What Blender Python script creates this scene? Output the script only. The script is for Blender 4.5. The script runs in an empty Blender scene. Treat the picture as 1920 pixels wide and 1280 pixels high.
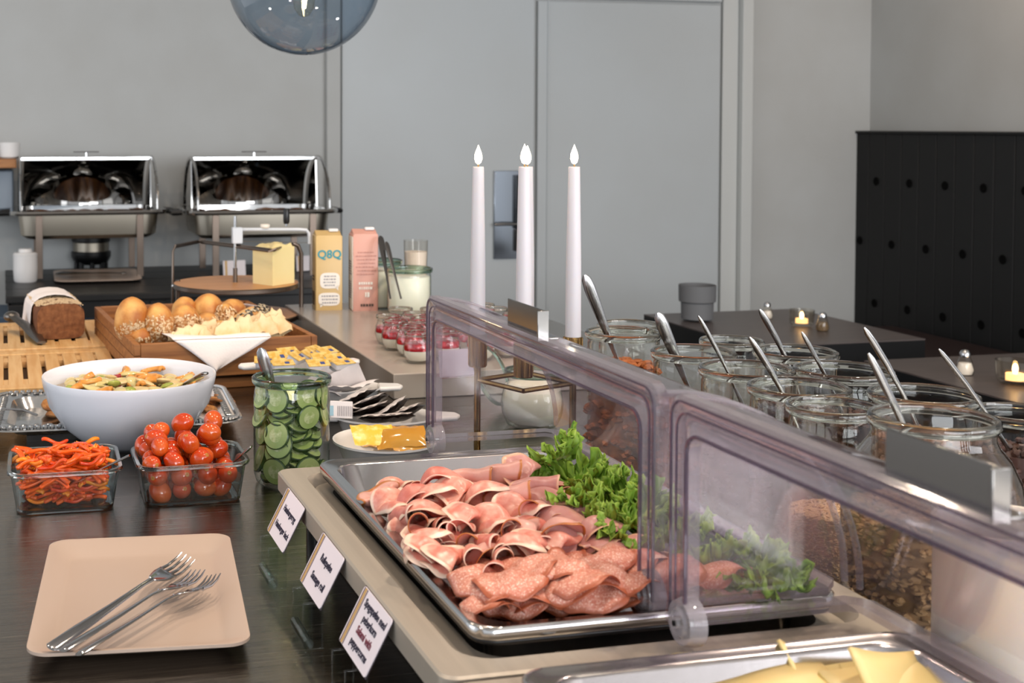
import bpy, bmesh, math, random
from mathutils import Vector, Matrix, noise
random.seed(7)
S = bpy.context.scene
COL = S.collection
PI = math.pi
ZC = 0.90                                   # height of the steel worktop
# ---------------------------------------------------------------- camera
F = 2450.0; CX = 600.0; HOR = 235.0; PITCH = math.radians(2.0); CY = HOR + F * math.tan(PITCH)
YAW = math.atan((CX - 6.0) / F)
CAM = Vector((0, 0, ZC + 0.5))
fwd = Vector((math.sin(YAW) * math.cos(PITCH), math.cos(YAW) * math.cos(PITCH), -math.sin(PITCH)))
rgt = Vector((math.cos(YAW), -math.sin(YAW), 0)); upv = rgt.cross(fwd)
cd = bpy.data.cameras.new('camera'); cam = bpy.data.objects.new('camera', cd); COL.objects.link(cam)
cam.matrix_world = Matrix(((rgt.x, upv.x, -fwd.x, CAM.x), (rgt.y, upv.y, -fwd.y, CAM.y), (rgt.z, upv.z, -fwd.z, CAM.z), (0, 0, 0, 1)))
cd.sensor_width = 36; cd.lens = F / 1920 * 36; cd.shift_x = (960 - CX) / 1920; cd.shift_y = (CY - 640) / 1920
cd.dof.use_dof = True; cd.dof.focus_distance = 1.62; cd.dof.aperture_fstop = 11
cd.clip_start = 0.05
S.camera = cam
# ---------------------------------------------------------------- world, lights, exposure
w = bpy.data.worlds.new('world'); S.world = w; w.use_nodes = True
w.node_tree.nodes['Background'].inputs[0].default_value = (0.90, 0.94, 1.0, 1)
w.node_tree.nodes['Background'].inputs[1].default_value = .8
S.view_settings.view_transform = 'Standard'; S.view_settings.look = 'None'
S.view_settings.exposure = 0.38; S.view_settings.gamma = 1; S.view_settings.use_curve_mapping = False
S.cycles.max_bounces = 14; S.cycles.transparent_max_bounces = 40; S.cycles.transmission_bounces = 12
S.cycles.glossy_bounces = 5; S.cycles.diffuse_bounces = 3
S.cycles.caustics_reflective = False; S.cycles.caustics_refractive = False
S.cycles.use_denoising = True; S.cycles.sample_clamp_indirect = 4
def area(name, loc, aim, size, power, color, shape='DISK', size_y=None):
    l = bpy.data.lights.new(name, 'AREA'); l.energy = power; l.color = color; l.shape = shape; l.size = size
    if size_y: l.size_y = size_y
    o = bpy.data.objects.new(name, l); COL.objects.link(o); o.location = loc
    o.rotation_euler = (Vector(aim) - Vector(loc)).to_track_quat('-Z', 'Y').to_euler(); return o
WARM = (1.0, 0.80, 0.62)
for lx, ly, pw in ((-0.15, 1.6, 5), (0.95, 0.7, 15), (0.62, 1.9, 9), (-0.3, 2.7, 6), (1.7, 1.8, 12)):
    area('ceiling_spot_lamp', (lx, ly, 2.78), (lx + .05, ly + .05, .9), .10, pw, WARM)
area('wall_wash_and_fill', (3.55, 4.1, 2.7), (4.1, 4.1, 1.9), .10, 5, (1.0, .72, .5))
area('wall_wash_and_fill', (-0.6, 4.6, 2.75), (-.4, 5.5, 1.2), .10, .9, WARM)  # added fill that gives the back wall its own light
area('window_and_fill_daylight', (1.2, -2.6, 1.55), (1.3, 3.5, 1.1), 3.4, 124, (.93, .965, 1.0), 'RECTANGLE', 1.5)
area('window_and_fill_daylight', (-2.6, 2.2, 1.7), (2.6, 4.6, 1.0), 2.0, 14, (.92, .955, 1.0), 'RECTANGLE', 1.3)  # added daylight for the back wall, not a known window
area('window_and_fill_daylight', (3.4, -1.6, 1.9), (2.1, 5.4, 1.1), 2.2, 60, (.96, .97, 1.0), 'RECTANGLE', 1.3)
# ---------------------------------------------------------------- helpers
def ray(u, v):
    return (fwd + rgt * ((u - CX) / F) - upv * ((v - CY) / F))
def P(u, v, z=0.0):                         # photograph pixel -> point at height z above the worktop
    d = ray(u, v); t = (ZC + z - CAM.z) / d.z; return CAM + d * t
def PY(u, v, y):
    d = ray(u, v); return CAM + d * (y / d.y)
def px_of(p):                                # world point -> photograph pixel
    q = Vector(p) - CAM; d = q.dot(fwd); return CX + F * q.dot(rgt) / d, CY - F * q.dot(upv) / d
ORD = ['first', 'second', 'third', 'fourth', 'fifth', 'sixth', 'seventh', 'eighth', 'ninth', 'tenth', 'eleventh', 'twelfth', 'thirteenth', 'fourteenth', 'fifteenth', 'sixteenth', 'seventeenth', 'eighteenth', 'nineteenth', 'twentieth']
def number(objs, base, rowh=None, tail=''):  # labels by place: nth from the left (in the nth row from the top)
    it = [(px_of(o.location), o) for o in objs]
    if rowh is None:
        for k, (_, o) in enumerate(sorted(it, key=lambda a: a[0][0])): o['label'] = f'{base}, {ORD[k]} from the left' + tail
        return
    it.sort(key=lambda a: a[0][1]); per = rowh; k = 0; r = 0
    while k < len(it):
        row = sorted(it[k:k + per], key=lambda a: a[0][0])
        for j, (_, o) in enumerate(row): o['label'] = f'{base}, {ORD[j]} from left, row {ORD[r]} from top' + tail
        k += per; r += 1
def PX(u, v, x):
    d = ray(u, v); return CAM + d * (x / d.x)
def PD(u, v, dep):
    return CAM + ray(u, v) * dep
def lin(c):
    return tuple((x / 12.92 if x <= .04045 else ((x + .055) / 1.055) ** 2.4) for x in c)
def hx(s):
    return lin(tuple(int(s[i:i + 2], 16) / 255 for i in (0, 2, 4)))
MATS = {}
def mat(name, col, rough=.5, metal=0., col2=None, scale=20., bump=0., bscale=None, stretch=(1, 1, 1), emit=0., spec=.5, sss=0., coat=0., detail=4., trans=0., ior=1.45, coord='Object', rough2=None, pos=(.35, .65), alpha=1.):
    if name in MATS: return MATS[name]
    m = bpy.data.materials.new(name); m.use_nodes = True; MATS[name] = m
    nt = m.node_tree; b = nt.nodes['Principled BSDF']; L = nt.links.new
    c = hx(col) if isinstance(col, str) else col
    b.inputs['Base Color'].default_value = (*c, 1); b.inputs['Roughness'].default_value = rough
    b.inputs['Metallic'].default_value = metal; b.inputs['Specular IOR Level'].default_value = spec
    b.inputs['IOR'].default_value = ior; b.inputs['Transmission Weight'].default_value = trans
    b.inputs['Coat Weight'].default_value = coat; b.inputs['Alpha'].default_value = alpha
    if sss:
        b.inputs['Subsurface Weight'].default_value = sss; b.inputs['Subsurface Radius'].default_value = (.02, .01, .005); b.inputs['Subsurface Scale'].default_value = .3
    if emit:
        b.inputs['Emission Color'].default_value = (*c, 1); b.inputs['Emission Strength'].default_value = emit
    if col2 or bump or rough2 is not None:
        tc = nt.nodes.new('ShaderNodeTexCoord'); mp = nt.nodes.new('ShaderNodeMapping'); mp.inputs['Scale'].default_value = stretch
        L(tc.outputs[coord], mp.inputs[0])
        n = nt.nodes.new('ShaderNodeTexNoise'); n.inputs['Scale'].default_value = scale; n.inputs['Detail'].default_value = detail
        L(mp.outputs[0], n.inputs['Vector'])
        if col2:
            r = nt.nodes.new('ShaderNodeValToRGB'); r.color_ramp.elements[0].position = pos[0]; r.color_ramp.elements[1].position = pos[1]
            r.color_ramp.elements[0].color = (*c, 1); r.color_ramp.elements[1].color = (*(hx(col2) if isinstance(col2, str) else col2), 1)
            L(n.outputs[0], r.inputs[0]); L(r.outputs[0], b.inputs['Base Color'])
        if rough2 is not None:
            mr = nt.nodes.new('ShaderNodeMapRange'); mr.inputs[3].default_value = rough; mr.inputs[4].default_value = rough2
            mr.inputs[1].default_value = .3; mr.inputs[2].default_value = .7
            L(n.outputs[0], mr.inputs[0]); L(mr.outputs[0], b.inputs['Roughness'])
        if bump:
            n2 = n
            if bscale:
                n2 = nt.nodes.new('ShaderNodeTexNoise'); n2.inputs['Scale'].default_value = bscale; n2.inputs['Detail'].default_value = 3; L(mp.outputs[0], n2.inputs['Vector'])
            bp = nt.nodes.new('ShaderNodeBump'); bp.inputs['Strength'].default_value = bump; bp.inputs['Distance'].default_value = .003
            L(n2.outputs[0], bp.inputs['Height']); L(bp.outputs[0], b.inputs['Normal'])
    return m
def thin_glass(name, tint, edge, gloss=(1, 1, 1), rough=.0, blend=.35, haze=0., hazecol=(.6, .6, .6)):
    m = bpy.data.materials.new(name); m.use_nodes = True; nt = m.node_tree; nt.nodes.clear(); L = nt.links.new
    out = nt.nodes.new('ShaderNodeOutputMaterial'); tr = nt.nodes.new('ShaderNodeBsdfTransparent'); gl = nt.nodes.new('ShaderNodeBsdfGlossy')
    gl.inputs['Color'].default_value = (*gloss, 1); gl.inputs['Roughness'].default_value = rough
    lw = nt.nodes.new('ShaderNodeLayerWeight'); lw.inputs['Blend'].default_value = blend
    r = nt.nodes.new('ShaderNodeValToRGB'); r.color_ramp.elements[0].color = (*tint, 1); r.color_ramp.elements[1].color = (*edge, 1)
    r.color_ramp.elements[0].position = .55; r.color_ramp.elements[1].position = 1.0
    L(lw.outputs['Facing'], r.inputs[0]); L(r.outputs[0], tr.inputs[0])
    pw_ = nt.nodes.new('ShaderNodeMath'); pw_.operation = 'POWER'; L(lw.outputs['Facing'], pw_.inputs[0]); pw_.inputs[1].default_value = 3.2
    lw.inputs['Blend'].default_value = .5
    fr = nt.nodes.new('ShaderNodeMath'); fr.operation = 'MULTIPLY_ADD'; L(pw_.outputs[0], fr.inputs[0]); fr.inputs[1].default_value = .62; fr.inputs[2].default_value = .035
    mx = nt.nodes.new('ShaderNodeMixShader'); L(fr.outputs[0], mx.inputs[0]); L(tr.outputs[0], mx.inputs[1]); L(gl.outputs[0], mx.inputs[2])
    last = mx
    if haze:
        df = nt.nodes.new('ShaderNodeBsdfDiffuse'); df.inputs[0].default_value = (*hazecol, 1)
        m2 = nt.nodes.new('ShaderNodeMixShader'); m2.inputs[0].default_value = haze; L(mx.outputs[0], m2.inputs[1]); L(df.outputs[0], m2.inputs[2]); last = m2
    L(last.outputs[0], out.inputs[0]); return m
class MB:
    def __init__(s): s.v = []; s.f = []; s.mi = []; s.uv = {}; s.cur = 0
    def add(s, vs, fs, M=None, mi=None):
        k = len(s.v); s.v += [tuple(M @ Vector(p)) if M is not None else tuple(p) for p in vs]
        s.f += [tuple(i + k for i in f) for f in fs]; s.mi += [s.cur if mi is None else mi] * len(fs); return s
    def box(s, c, d, M=None, mi=None):
        x, y, z = c; a, b, e = d[0] / 2, d[1] / 2, d[2] / 2
        vs = [(x + i * a, y + j * b, z + k * e) for i in (-1, 1) for j in (-1, 1) for k in (-1, 1)]
        return s.add(vs, [(0, 1, 3, 2), (4, 6, 7, 5), (0, 4, 5, 1), (2, 3, 7, 6), (0, 2, 6, 4), (1, 5, 7, 3)], M, mi)
    def lathe(s, pr, n=32, M=None, mi=None, closed=False):
        vs = []; fs = []
        for r, z in pr:
            for i in range(n):
                a = 2 * PI * i / n; vs.append((r * math.cos(a), r * math.sin(a), z))
        m = len(pr)
        for j in range(m - 1 + (1 if closed else 0)):
            j2 = (j + 1) % m
            for i in range(n):
                i2 = (i + 1) % n; fs.append((j * n + i, j * n + i2, j2 * n + i2, j2 * n + i))
        return s.add(vs, fs, M, mi)
    def disc(s, r, z, n=32, M=None, up=True, mi=None):
        vs = [(r * math.cos(2 * PI * i / n), r * math.sin(2 * PI * i / n), z) for i in range(n)]
        f = tuple(range(n)); return s.add(vs, [f if up else f[::-1]], M, mi)
    def cyl(s, r, z0, z1, n=24, M=None, r2=None, mi=None):
        r2 = r if r2 is None else r2
        s.lathe([(r, z0), (r2, z1)], n, M, mi); s.disc(r, z0, n, M, False, mi); return s.disc(r2, z1, n, M, True, mi)
    def tube(s, pts, r, n=10, mi=None, flat=1., up=None, caps=True):
        pts = [Vector(p) for p in pts]; m = len(pts); rr = r if isinstance(r, (list, tuple)) else [r] * m
        vs = []; fs = []; pn = Vector(up) if up else None
        for i, p in enumerate(pts):
            t = ((pts[min(i + 1, m - 1)] - pts[max(i - 1, 0)])).normalized()
            if pn is None: pn = Vector((0, 0, 1)) if abs(t.z) < .9 else Vector((1, 0, 0))
            a = (pn - t * pn.dot(t)).normalized(); pn = a; b = t.cross(a)
            for k in range(n):
                an = 2 * PI * k / n; fl = flat[i] if isinstance(flat, (list, tuple)) else flat
                vs.append(p + b * (math.cos(an) * rr[i]) + a * (math.sin(an) * rr[i] * fl))
        for i in range(m - 1):
            for k in range(n):
                k2 = (k + 1) % n; fs.append((i * n + k, i * n + k2, (i + 1) * n + k2, (i + 1) * n + k))
        if caps: fs += [tuple(range(n))[::-1], tuple(range((m - 1) * n, m * n))]
        return s.add(vs, fs, None, mi)
    def ell(s, c, d, M=None, nu=12, nv=8, mi=None):
        vs = [(0, 0, -1)]; fs = []
        for j in range(1, nv):
            a = -PI / 2 + PI * j / nv
            for i in range(nu): vs.append((math.cos(a) * math.cos(2 * PI * i / nu), math.cos(a) * math.sin(2 * PI * i / nu), math.sin(a)))
        vs.append((0, 0, 1)); top = len(vs) - 1
        for i in range(nu):
            fs.append((0, 1 + (i + 1) % nu, 1 + i)); fs.append((top, top - nu + i, top - nu + (i + 1) % nu))
        for j in range(nv - 2):
            for i in range(nu):
                a = 1 + j * nu + i; b = 1 + j * nu + (i + 1) % nu; fs.append((a, b, b + nu, a + nu))
        T = Matrix.Translation(c) @ (M.to_4x4() if M is not None else Matrix()) @ Matrix.Diagonal((*d, 1))
        return s.add(vs, fs, T, mi)
    def loops(s, lp, k=5, M=None, capb=False, capt=False, mi=None):       # stacked rounded rectangles (hx, hy, r, z)
        vs = []; n = 4 * (k + 1)
        for hx_, hy_, r, z in lp:
            for q, (sx, sy) in enumerate(((1, 1), (-1, 1), (-1, -1), (1, -1))):
                for i in range(k + 1):
                    a = PI / 2 * q + PI / 2 * i / k
                    vs.append((sx * (hx_ - r) + r * math.cos(a), sy * (hy_ - r) + r * math.sin(a), z))
        fs = [(j * n + i, j * n + (i + 1) % n, (j + 1) * n + (i + 1) % n, (j + 1) * n + i) for j in range(len(lp) - 1) for i in range(n)]
        if capb: fs.append(tuple(range(n))[::-1])
        if capt: fs.append(tuple(range((len(lp) - 1) * n, len(lp) * n)))
        return s.add(vs, fs, M, mi)
    def prism(s, pts, h, M=None, mi=None):                              # polygon in xy, extruded 0..h along z
        n = len(pts); vs = [(p[0], p[1], 0) for p in pts] + [(p[0], p[1], h) for p in pts]
        fs = [tuple(range(n))[::-1], tuple(range(n, 2 * n))] + [(i, (i + 1) % n, n + (i + 1) % n, n + i) for i in range(n)]
        return s.add(vs, fs, M, mi)
    def grid(s, fn, nu, nv, M=None, mi=None, closed=False):
        vs = [fn(i / (nu - (0 if closed else 1)), j / (nv - 1)) for j in range(nv) for i in range(nu)]
        fs = [(j * nu + i, j * nu + (i + 1) % nu, (j + 1) * nu + (i + 1) % nu, (j + 1) * nu + i) for j in range(nv - 1) for i in range(nu if closed else nu - 1)]
        return s.add(vs, fs, M, mi)
    def build(s, name, m, parent=None, bevel=0, seg=2, solid=0, sub=0, angle=35, loc=None, soff=0):
        me = bpy.data.meshes.new(name); me.from_pydata(s.v, [], s.f)
        for mm in (m if isinstance(m, (list, tuple)) else [m]): me.materials.append(mm)
        if any(s.mi): me.polygons.foreach_set('material_index', s.mi)
        bm = bmesh.new(); bm.from_mesh(me); bmesh.ops.recalc_face_normals(bm, faces=bm.faces)
        bm.to_mesh(me); bm.free()
        me.polygons.foreach_set('use_smooth', [True] * len(me.polygons)); me.set_sharp_from_angle(angle=math.radians(angle))
        o = bpy.data.objects.new(name, me); COL.objects.link(o)
        if parent: o.parent = parent
        if loc is not None: o.location = loc
        if solid:
            q = o.modifiers.new('solid', 'SOLIDIFY'); q.thickness = solid; q.offset = soff
        if bevel:
            q = o.modifiers.new('bevel', 'BEVEL'); q.width = bevel; q.segments = seg; q.limit_method = 'ANGLE'; q.angle_limit = math.radians(40)
        if sub:
            q = o.modifiers.new('sub', 'SUBSURF'); q.levels = sub; q.render_levels = sub
        return o
def tag(o, label=None, cat=None, group=None, kind=None):
    if label: o['label'] = label
    if cat: o['category'] = cat
    if group: o['group'] = group
    if kind: o['kind'] = kind
    return o
def thing(name, label, cat, loc=(0, 0, 0), rz=0., group=None, rot=None):
    o = bpy.data.objects.new(name, None); COL.objects.link(o); o.location = loc; o.rotation_euler = rot if rot else (0, 0, rz)
    o.empty_display_size = .02
    return tag(o, label, cat, group)
def dup(root, loc=None, rz=None, label=None, group=None):
    def cp(o, par):
        c = o.copy(); COL.objects.link(c)
        if par: c.parent = par
        for ch in list(o.children): cp(ch, c)
        return c
    r = cp(root, None)
    if loc is not None: r.location = loc
    if rz is not None: r.rotation_euler = (0, 0, rz)
    if label: r['label'] = label
    if group: r['group'] = group
    return r
def text(body, size, m, parent, M, name='lettering', bold=0., spacing=1., ext=.0002, align='LEFT'):
    c = bpy.data.curves.new(name, 'FONT'); c.body = body; c.size = size; c.offset = bold; c.extrude = ext; c.space_character = spacing; c.align_x = align
    c.resolution_u = 3; c.materials.append(m)
    q = bpy.data.objects.new('lettering_curve', c); me = bpy.data.meshes.new_from_object(q); bpy.data.objects.remove(q)
    o = bpy.data.objects.new(name, me); COL.objects.link(o); o.parent = parent; o.matrix_local = M
    return o
def RX(a): return Matrix.Rotation(a, 4, 'X')
def RY(a): return Matrix.Rotation(a, 4, 'Y')
def RZ(a): return Matrix.Rotation(a, 4, 'Z')
def T(x, y, z): return Matrix.Translation((x, y, z))
YZ = Matrix(((0, 0, 1, 0), (1, 0, 0, 0), (0, 1, 0, 0), (0, 0, 0, 1)))
XZ = Matrix(((1, 0, 0, 0), (0, 0, 1, 0), (0, 1, 0, 0), (0, 0, 0, 1)))
def rect_px(fl, fr, nr, nl, z):
    a, b, c, d = (P(*q, z) for q in (fl, fr, nr, nl)); ctr = (a + b + c + d) / 4
    ex = ((b - a) + (c - d)) / 2; ey = ((a - d) + (b - c)) / 2
    return ctr, ex.length, ey.length, math.atan2(ex.y, ex.x)
# ---------------------------------------------------------------- shared materials
steel = mat('brushed_steel', '8f8b86', .26, 1., col2='a5a09a', scale=3, stretch=(1, 40, 40), bump=.12, bscale=30)
chrome = mat('polished_steel', 'c4c4c4', .09, 1.)
mirror = mat('mirror_steel', 'b9b7b4', .05, 1., bump=.02, bscale=6, scale=6)
cutlery = mat('cutlery_steel', 'b8b8ba', .14, 1.)
worn = mat('worn_worktop_steel', '8e867c', .13, 1., col2='9d958a', scale=4, stretch=(2, 70, 1), bump=.11, bscale=12, rough2=.28)
whiteware = mat('white_porcelain', 'dcdad8', .12, col2='e2e0df', scale=4, spec=.5)
whiteplastic = mat('white_gloss_plastic', 'dddfe6', .14)
black = mat('black_plastic', '0c0c0d', .35)
blackwood = mat('black_stained_wood', '121111', .42, col2='1c1a19', scale=6, stretch=(1, 12, 1), bump=.15)
brass = mat('aged_brass', 'a88a5c', .24, 1., col2='8e7146', scale=40)
paper = mat('white_paper', 'e6dfe2', .7)
napkinm = mat('paper_napkin', 'efe6e2', .85, bump=.15, bscale=200, scale=200)
wood = mat('acacia_wood', 'a8713f', .5, col2='7d4c26', scale=4, stretch=(1.5, 22, 22), bump=.1)
bamboo = mat('bamboo_wood', 'd9b27c', .5, col2='c9995f', scale=5, stretch=(18, 1.2, 10), bump=.08)
beech = mat('beech_veneer', 'c98f55', .35, col2='bb7f47', scale=5, stretch=(1, 14, 1))
bronze = mat('bronze_steel', '6d6158', .32, 1.)
glass = thin_glass('clear_jar_glass', (.975, .98, .965), (.42, .43, .38))
gglass = thin_glass('green_tinted_glass', (.965, .985, .965), (.22, .32, .25))
rimglass = mat('solid_glass', 'e9eae4', .02, trans=1., ior=1.47)
grim = mat('solid_green_glass', 'a9c4b2', .02, trans=1., ior=1.47)
boxglass = thin_glass('oven_glass', (.93, .96, .96), (.30, .38, .38))
acryl = thin_glass('clear_polycarbonate', (.95, .93, .945), (.55, .49, .55), rough=.07, haze=.035, hazecol=(.42, .38, .42), blend=.4)
acrylf = thin_glass('polycarbonate_edge', (.84, .81, .83), (.40, .33, .41), rough=.10, haze=.16, hazecol=(.50, .46, .50), blend=.5)
# ================================================================ setting
YB = 5.50; XR = 4.06
wallm = mat('painted_wall', 'b4b6b5', .85, col2='afb0ae', scale=3)
doorm = mat('grey_laminate_door', 'b3b8ba', .45, col2='b0b4b5', scale=2)
def struct(name, mb, m, **k):
    return tag(mb.build(name, m, **k), kind='structure')
struct('floor', MB().box((.9, 1.6, -.03), (7.2, 9.2, .06)), mat('floor_vinyl', '4a4642', .45, col2='3e3b38', scale=2))
struct('ceiling', MB().box((.9, 1.6, 2.84), (7.2, 9.2, .06)), mat('ceiling_paint', 'd2cbc2', .9))
struct('wall_back', MB().box((.8, YB + .06, 1.4), (7.0, .12, 2.8)), wallm)
struct('wall_right', MB().box((XR + .05, 3.2, 1.4), (.10, 4.7, 2.8)), wallm)
struct('baseboard_back', MB().box((2.6, YB - .008, .05), (2.8, .016, .1)), mat('baseboard_paint', '8f8f8d', .5), bevel=.003)
# double door in the back wall
def wx(u): return PY(u, 300, YB).x
zt = PY(1100, 4, YB).z
d1 = MB().box(((wx(637) + wx(999)) / 2, YB - .012, 1.4), (wx(999) - wx(637) - .006, .024, 2.8))
struct('door_1', d1, doorm, bevel=.004)
d2 = MB().box(((wx(1003) + wx(1345)) / 2, YB - .012, zt / 2), (wx(1345) - wx(1003) - .004, .024, zt))
door2 = struct('door_2', d2, doorm, bevel=.004)
t3 = MB().box(((wx(1003) + wx(1345)) / 2, YB - .016, (zt + .012 + 2.8) / 2), (wx(1345) - wx(1003) - .002, .032, 2.8 - zt - .012))
struct('trim_1', t3, doorm, bevel=.003)
t1 = MB().box(((wx(609) + wx(635)) / 2, YB - .02, 1.4), (wx(635) - wx(609), .04, 2.8)); struct('trim_2', t1, wallm, bevel=.005)
trm = mat('door_frame_paint', 'bfc1bf', .5)
t2 = MB(); xa, xb = wx(1348), wx(1398)
t2.box(((xa * .7 + xb * .3), YB - .012, 1.4), ((xb - xa) * .58, .024, 2.8)); t2.box(((xa * .2 + xb * .8), YB - .03, 1.4), ((xb - xa) * .4, .06, 2.8))
struct('trim_3', t2, trm, bevel=.004)
struct('trim_4', MB().box(((wx(1022)), YB - .027, zt / 2), (.006, .006, zt)), doorm)
pl = MB(); a, b = PY(926, 320, YB - .03), PY(977, 484, YB - .03)
pl.box(((a.x + b.x) / 2, YB - .031, (a.z + b.z) / 2), (b.x - a.x, .012, a.z - b.z))
lp = tag(pl.build('push_plate', mat('plate_mirror', '9aa0a8', .12, 1.), bevel=.002), 'polished steel push plate with a black lock housing on the grey door', 'door plate')
k = PY(972, 370, YB - .04); q = MB().box((0, 0, 0), (.034, .03, .24)); q.build('lock_housing', black, lp, bevel=.003, loc=(k.x, k.y - .012, k.z - .02))
k2 = PY(972, 450, YB - .04); q = MB().box((0, 0, 0), (.03, .03, .10)); q.build('lock_cylinder', bronze, lp, bevel=.003, loc=(k2.x, k2.y - .012, k2.z))
k3 = PY(945, 420, YB - .04); q = MB().tube([(-.05, 0, 0), (0, -.012, .002), (.07, -.012, 0)], .007); q.build('lever_handle', cutlery, lp, loc=(k3.x, k3.y - .02, k3.z))
# ---------------------------------------------------------------- black booth panelling along the right wall
bx = XR - .07
ptop = PX(1603, 246, bx); y_end = ptop.y; ztop = ptop.z
booth = thing('booth_panelling', 'tall black panelled booth backrest with rows of round bolts on the right wall', 'booth', (bx, y_end, 0))
bm_ = mat('black_panel_board', '0b0b0c', .6, col2='0e0e0f', scale=3, stretch=(1, 1, .2), bump=.1)
dy = (PX(1643, 340, bx).y - PX(1705, 341, bx).y); w2 = dy / 2
y0 = PX(1643, 340, bx).y - y_end
pts_ = []
nb = 26
for i in range(nb):
    yc = y0 + w2 * (1 - i)
    hi = yc + w2 / 2; lo = yc - w2 / 2
    if lo > 0: continue
    hi = min(hi, 0)
    MB().box((0.018, (hi + lo) / 2, ztop / 2), (.036, hi - lo - .004, ztop - .02)).build('board', bm_, booth, bevel=.003)
    rows = (1.137, .562) if i % 2 == 1 else (.849, .30)
    for zr in rows:
        M = T(-.002, yc, zr) @ RY(-PI / 2)
        MB().lathe([(.0, .001), (.014, .001), (.017, .0025), (.020, .0)], 14, M).build('bolt', mat('matte_black', '050505', .9, spec=.1), booth)
MB().box((.035, -1.35, ztop / 2), (.03, 2.7, ztop)).build('backing_panel', bm_, booth)
MB().box((.02, -1.35, ztop - .004), (.06, 2.7, .012)).build('top_rail', bm_, booth, bevel=.002)
MB().box((.025, .010, ztop / 2), (.05, .02, ztop)).build('end_strip', mat('dark_oak_edge', '6d5545', .5), booth, bevel=.002)
tag(MB().box((bx - .30, 3.4, .44), (.5, 3.5, .10)).build('booth_cushion', mat('dark_vinyl', '2a1d1c', .5), bevel=.02), 'long dark red-brown seat cushion below the black booth backrest', 'cushion')
tag(MB().box((bx - .28, 3.4, .19), (.44, 3.5, .38)).build('booth_plinth', black, bevel=.004), 'black plinth carrying the booth cushion along the right wall', 'bench')
# ---------------------------------------------------------------- cafe tables on the right
tblm = mat('dark_tabletop', '514947', .38, col2='494241', scale=3, stretch=(2, 12, 1))
def cafe_table(x0, x1, y0, y1, label):
    cx_, cy_ = (x0 + x1) / 2, (y0 + y1) / 2; t = thing('cafe_table', label, 'table', (cx_, cy_, 0))
    MB().box((0, 0, .748), (x1 - x0, y1 - y0, .004)).build('tabletop', [tblm], t)
    MB().box((0, 0, .715), (x1 - x0 - .001, y1 - y0 - .001, .0618)).build('apron', black, t)
    MB().cyl(.035, .02, .69, 20).build('column', black, t)
    MB().box((0, 0, .01), (.42, .42, .02)).build('foot_plate', black, t, bevel=.004); return t
c_bl = P(1207, 589, -.15); c_fr = P(1735, 635, -.15)
cafe_table(c_bl.x, c_fr.x, c_fr.y, c_bl.y, 'dark square cafe table with the grey pot, beyond the jars')
c3 = P(1700, 672, -.15)
cafe_table(P(1690, 695, -.15).x, 3.05, c3.y - .75, c3.y, 'dark cafe table nearest the front at the right edge')
# black chair behind the far jar
ch = thing('dining_chair', 'black chair whose top shows left of the grey pot table', 'chair', (1.72, 4.25, 0), .5)
MB().box((0, 0, .44), (.42, .42, .04)).build('seat', black, ch, bevel=.01)
pz = MB(); pz.prism([(-.21, .52), (.21, .52), (.21, .70), (-.21, .775)], .03, T(0, .2, 0) @ RX(PI / 2)); pz.build('backrest', blackwood, ch, bevel=.006)
for sx in (-1, 1):
    for sy in (-1, 1): MB().box((sx * .19, sy * .19, .21 if sy < 0 else .3), (.03, .03, .42 if sy < 0 else .6)).build('leg', black, ch)
# things on the tables
g = P(1307, 601, -.15)
pot = MB().lathe([(.0, .004), (.044, .004), (.052, .008), (.053, .062), (.060, .066), (.061, .12), (.057, .12), (.055, .07), (.0, .06)], 36)
tag(pot.build('flower_pot', mat('grey_stoneware', '5f6062', .7, bump=.1, scale=60), loc=g), 'small grey ribbed pot with a stepped wider upper band', 'pot')
clearg = thin_glass('tealight_glass', (.92, .9, .86), (.45, .42, .38))
def shaker(u, v, label, fill, s=1.0):
    p = P(u, v, -.15); t = thing('shaker', label, 'shaker', p)
    MB().lathe([(0, .0), (.018 * s, 0), (.021 * s, .012 * s), (.016 * s, .032 * s), (.011 * s, .044 * s)], 20).build('glass_body', clearg, t)
    MB().lathe([(0, .002), (.016 * s, .002), (.019 * s, .012 * s), (.014 * s, .028 * s), (0, .030 * s)], 20).build('filling', fill, t)
    MB().lathe([(.012 * s, .043 * s), (.012 * s, .052 * s), (.008 * s, .058 * s), (0, .060 * s)], 20).build('cap', cutlery, t); return t
saltm = mat('salt', 'efebe6', .8); pepm = mat('ground_pepper', '4d3c2c', .8, col2='8b7350', scale=300)
shaker(1438, 597, 'salt shaker between the grey pot and the lit tealight', saltm, .95)
shaker(1542, 620, 'pepper shaker right of the lit tealight on the far table', pepm)
shaker(1809, 702, 'salt shaker on the near dark table', saltm, 1.1)
flame_m = mat('candle_flame', (1.0, .62, .25), .5, emit=14)
def tealight(u, v, label, s=1.0):
    p = P(u, v, -.15); t = thing('tealight', label, 'candle', p)
    MB().lathe([(0, .004), (.030 * s, .004), (.037 * s, .012 * s), (.040 * s, .055 * s), (.037 * s, .055 * s), (.034 * s, .014 * s), (0, .010 * s)], 28).build('glass_cup', clearg, t)
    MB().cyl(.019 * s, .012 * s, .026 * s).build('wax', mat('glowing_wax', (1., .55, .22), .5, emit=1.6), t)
    MB().ell((0, 0, .036 * s), (.006 * s, .006 * s, .012 * s)).build('flame', flame_m, t); return t
tealight(1503, 612, 'lit tealight in a clear glass on the far dark table')
tealight(1903, 722, 'lit tealight in a clear glass on the near table at the edge', 1.15)
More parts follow.
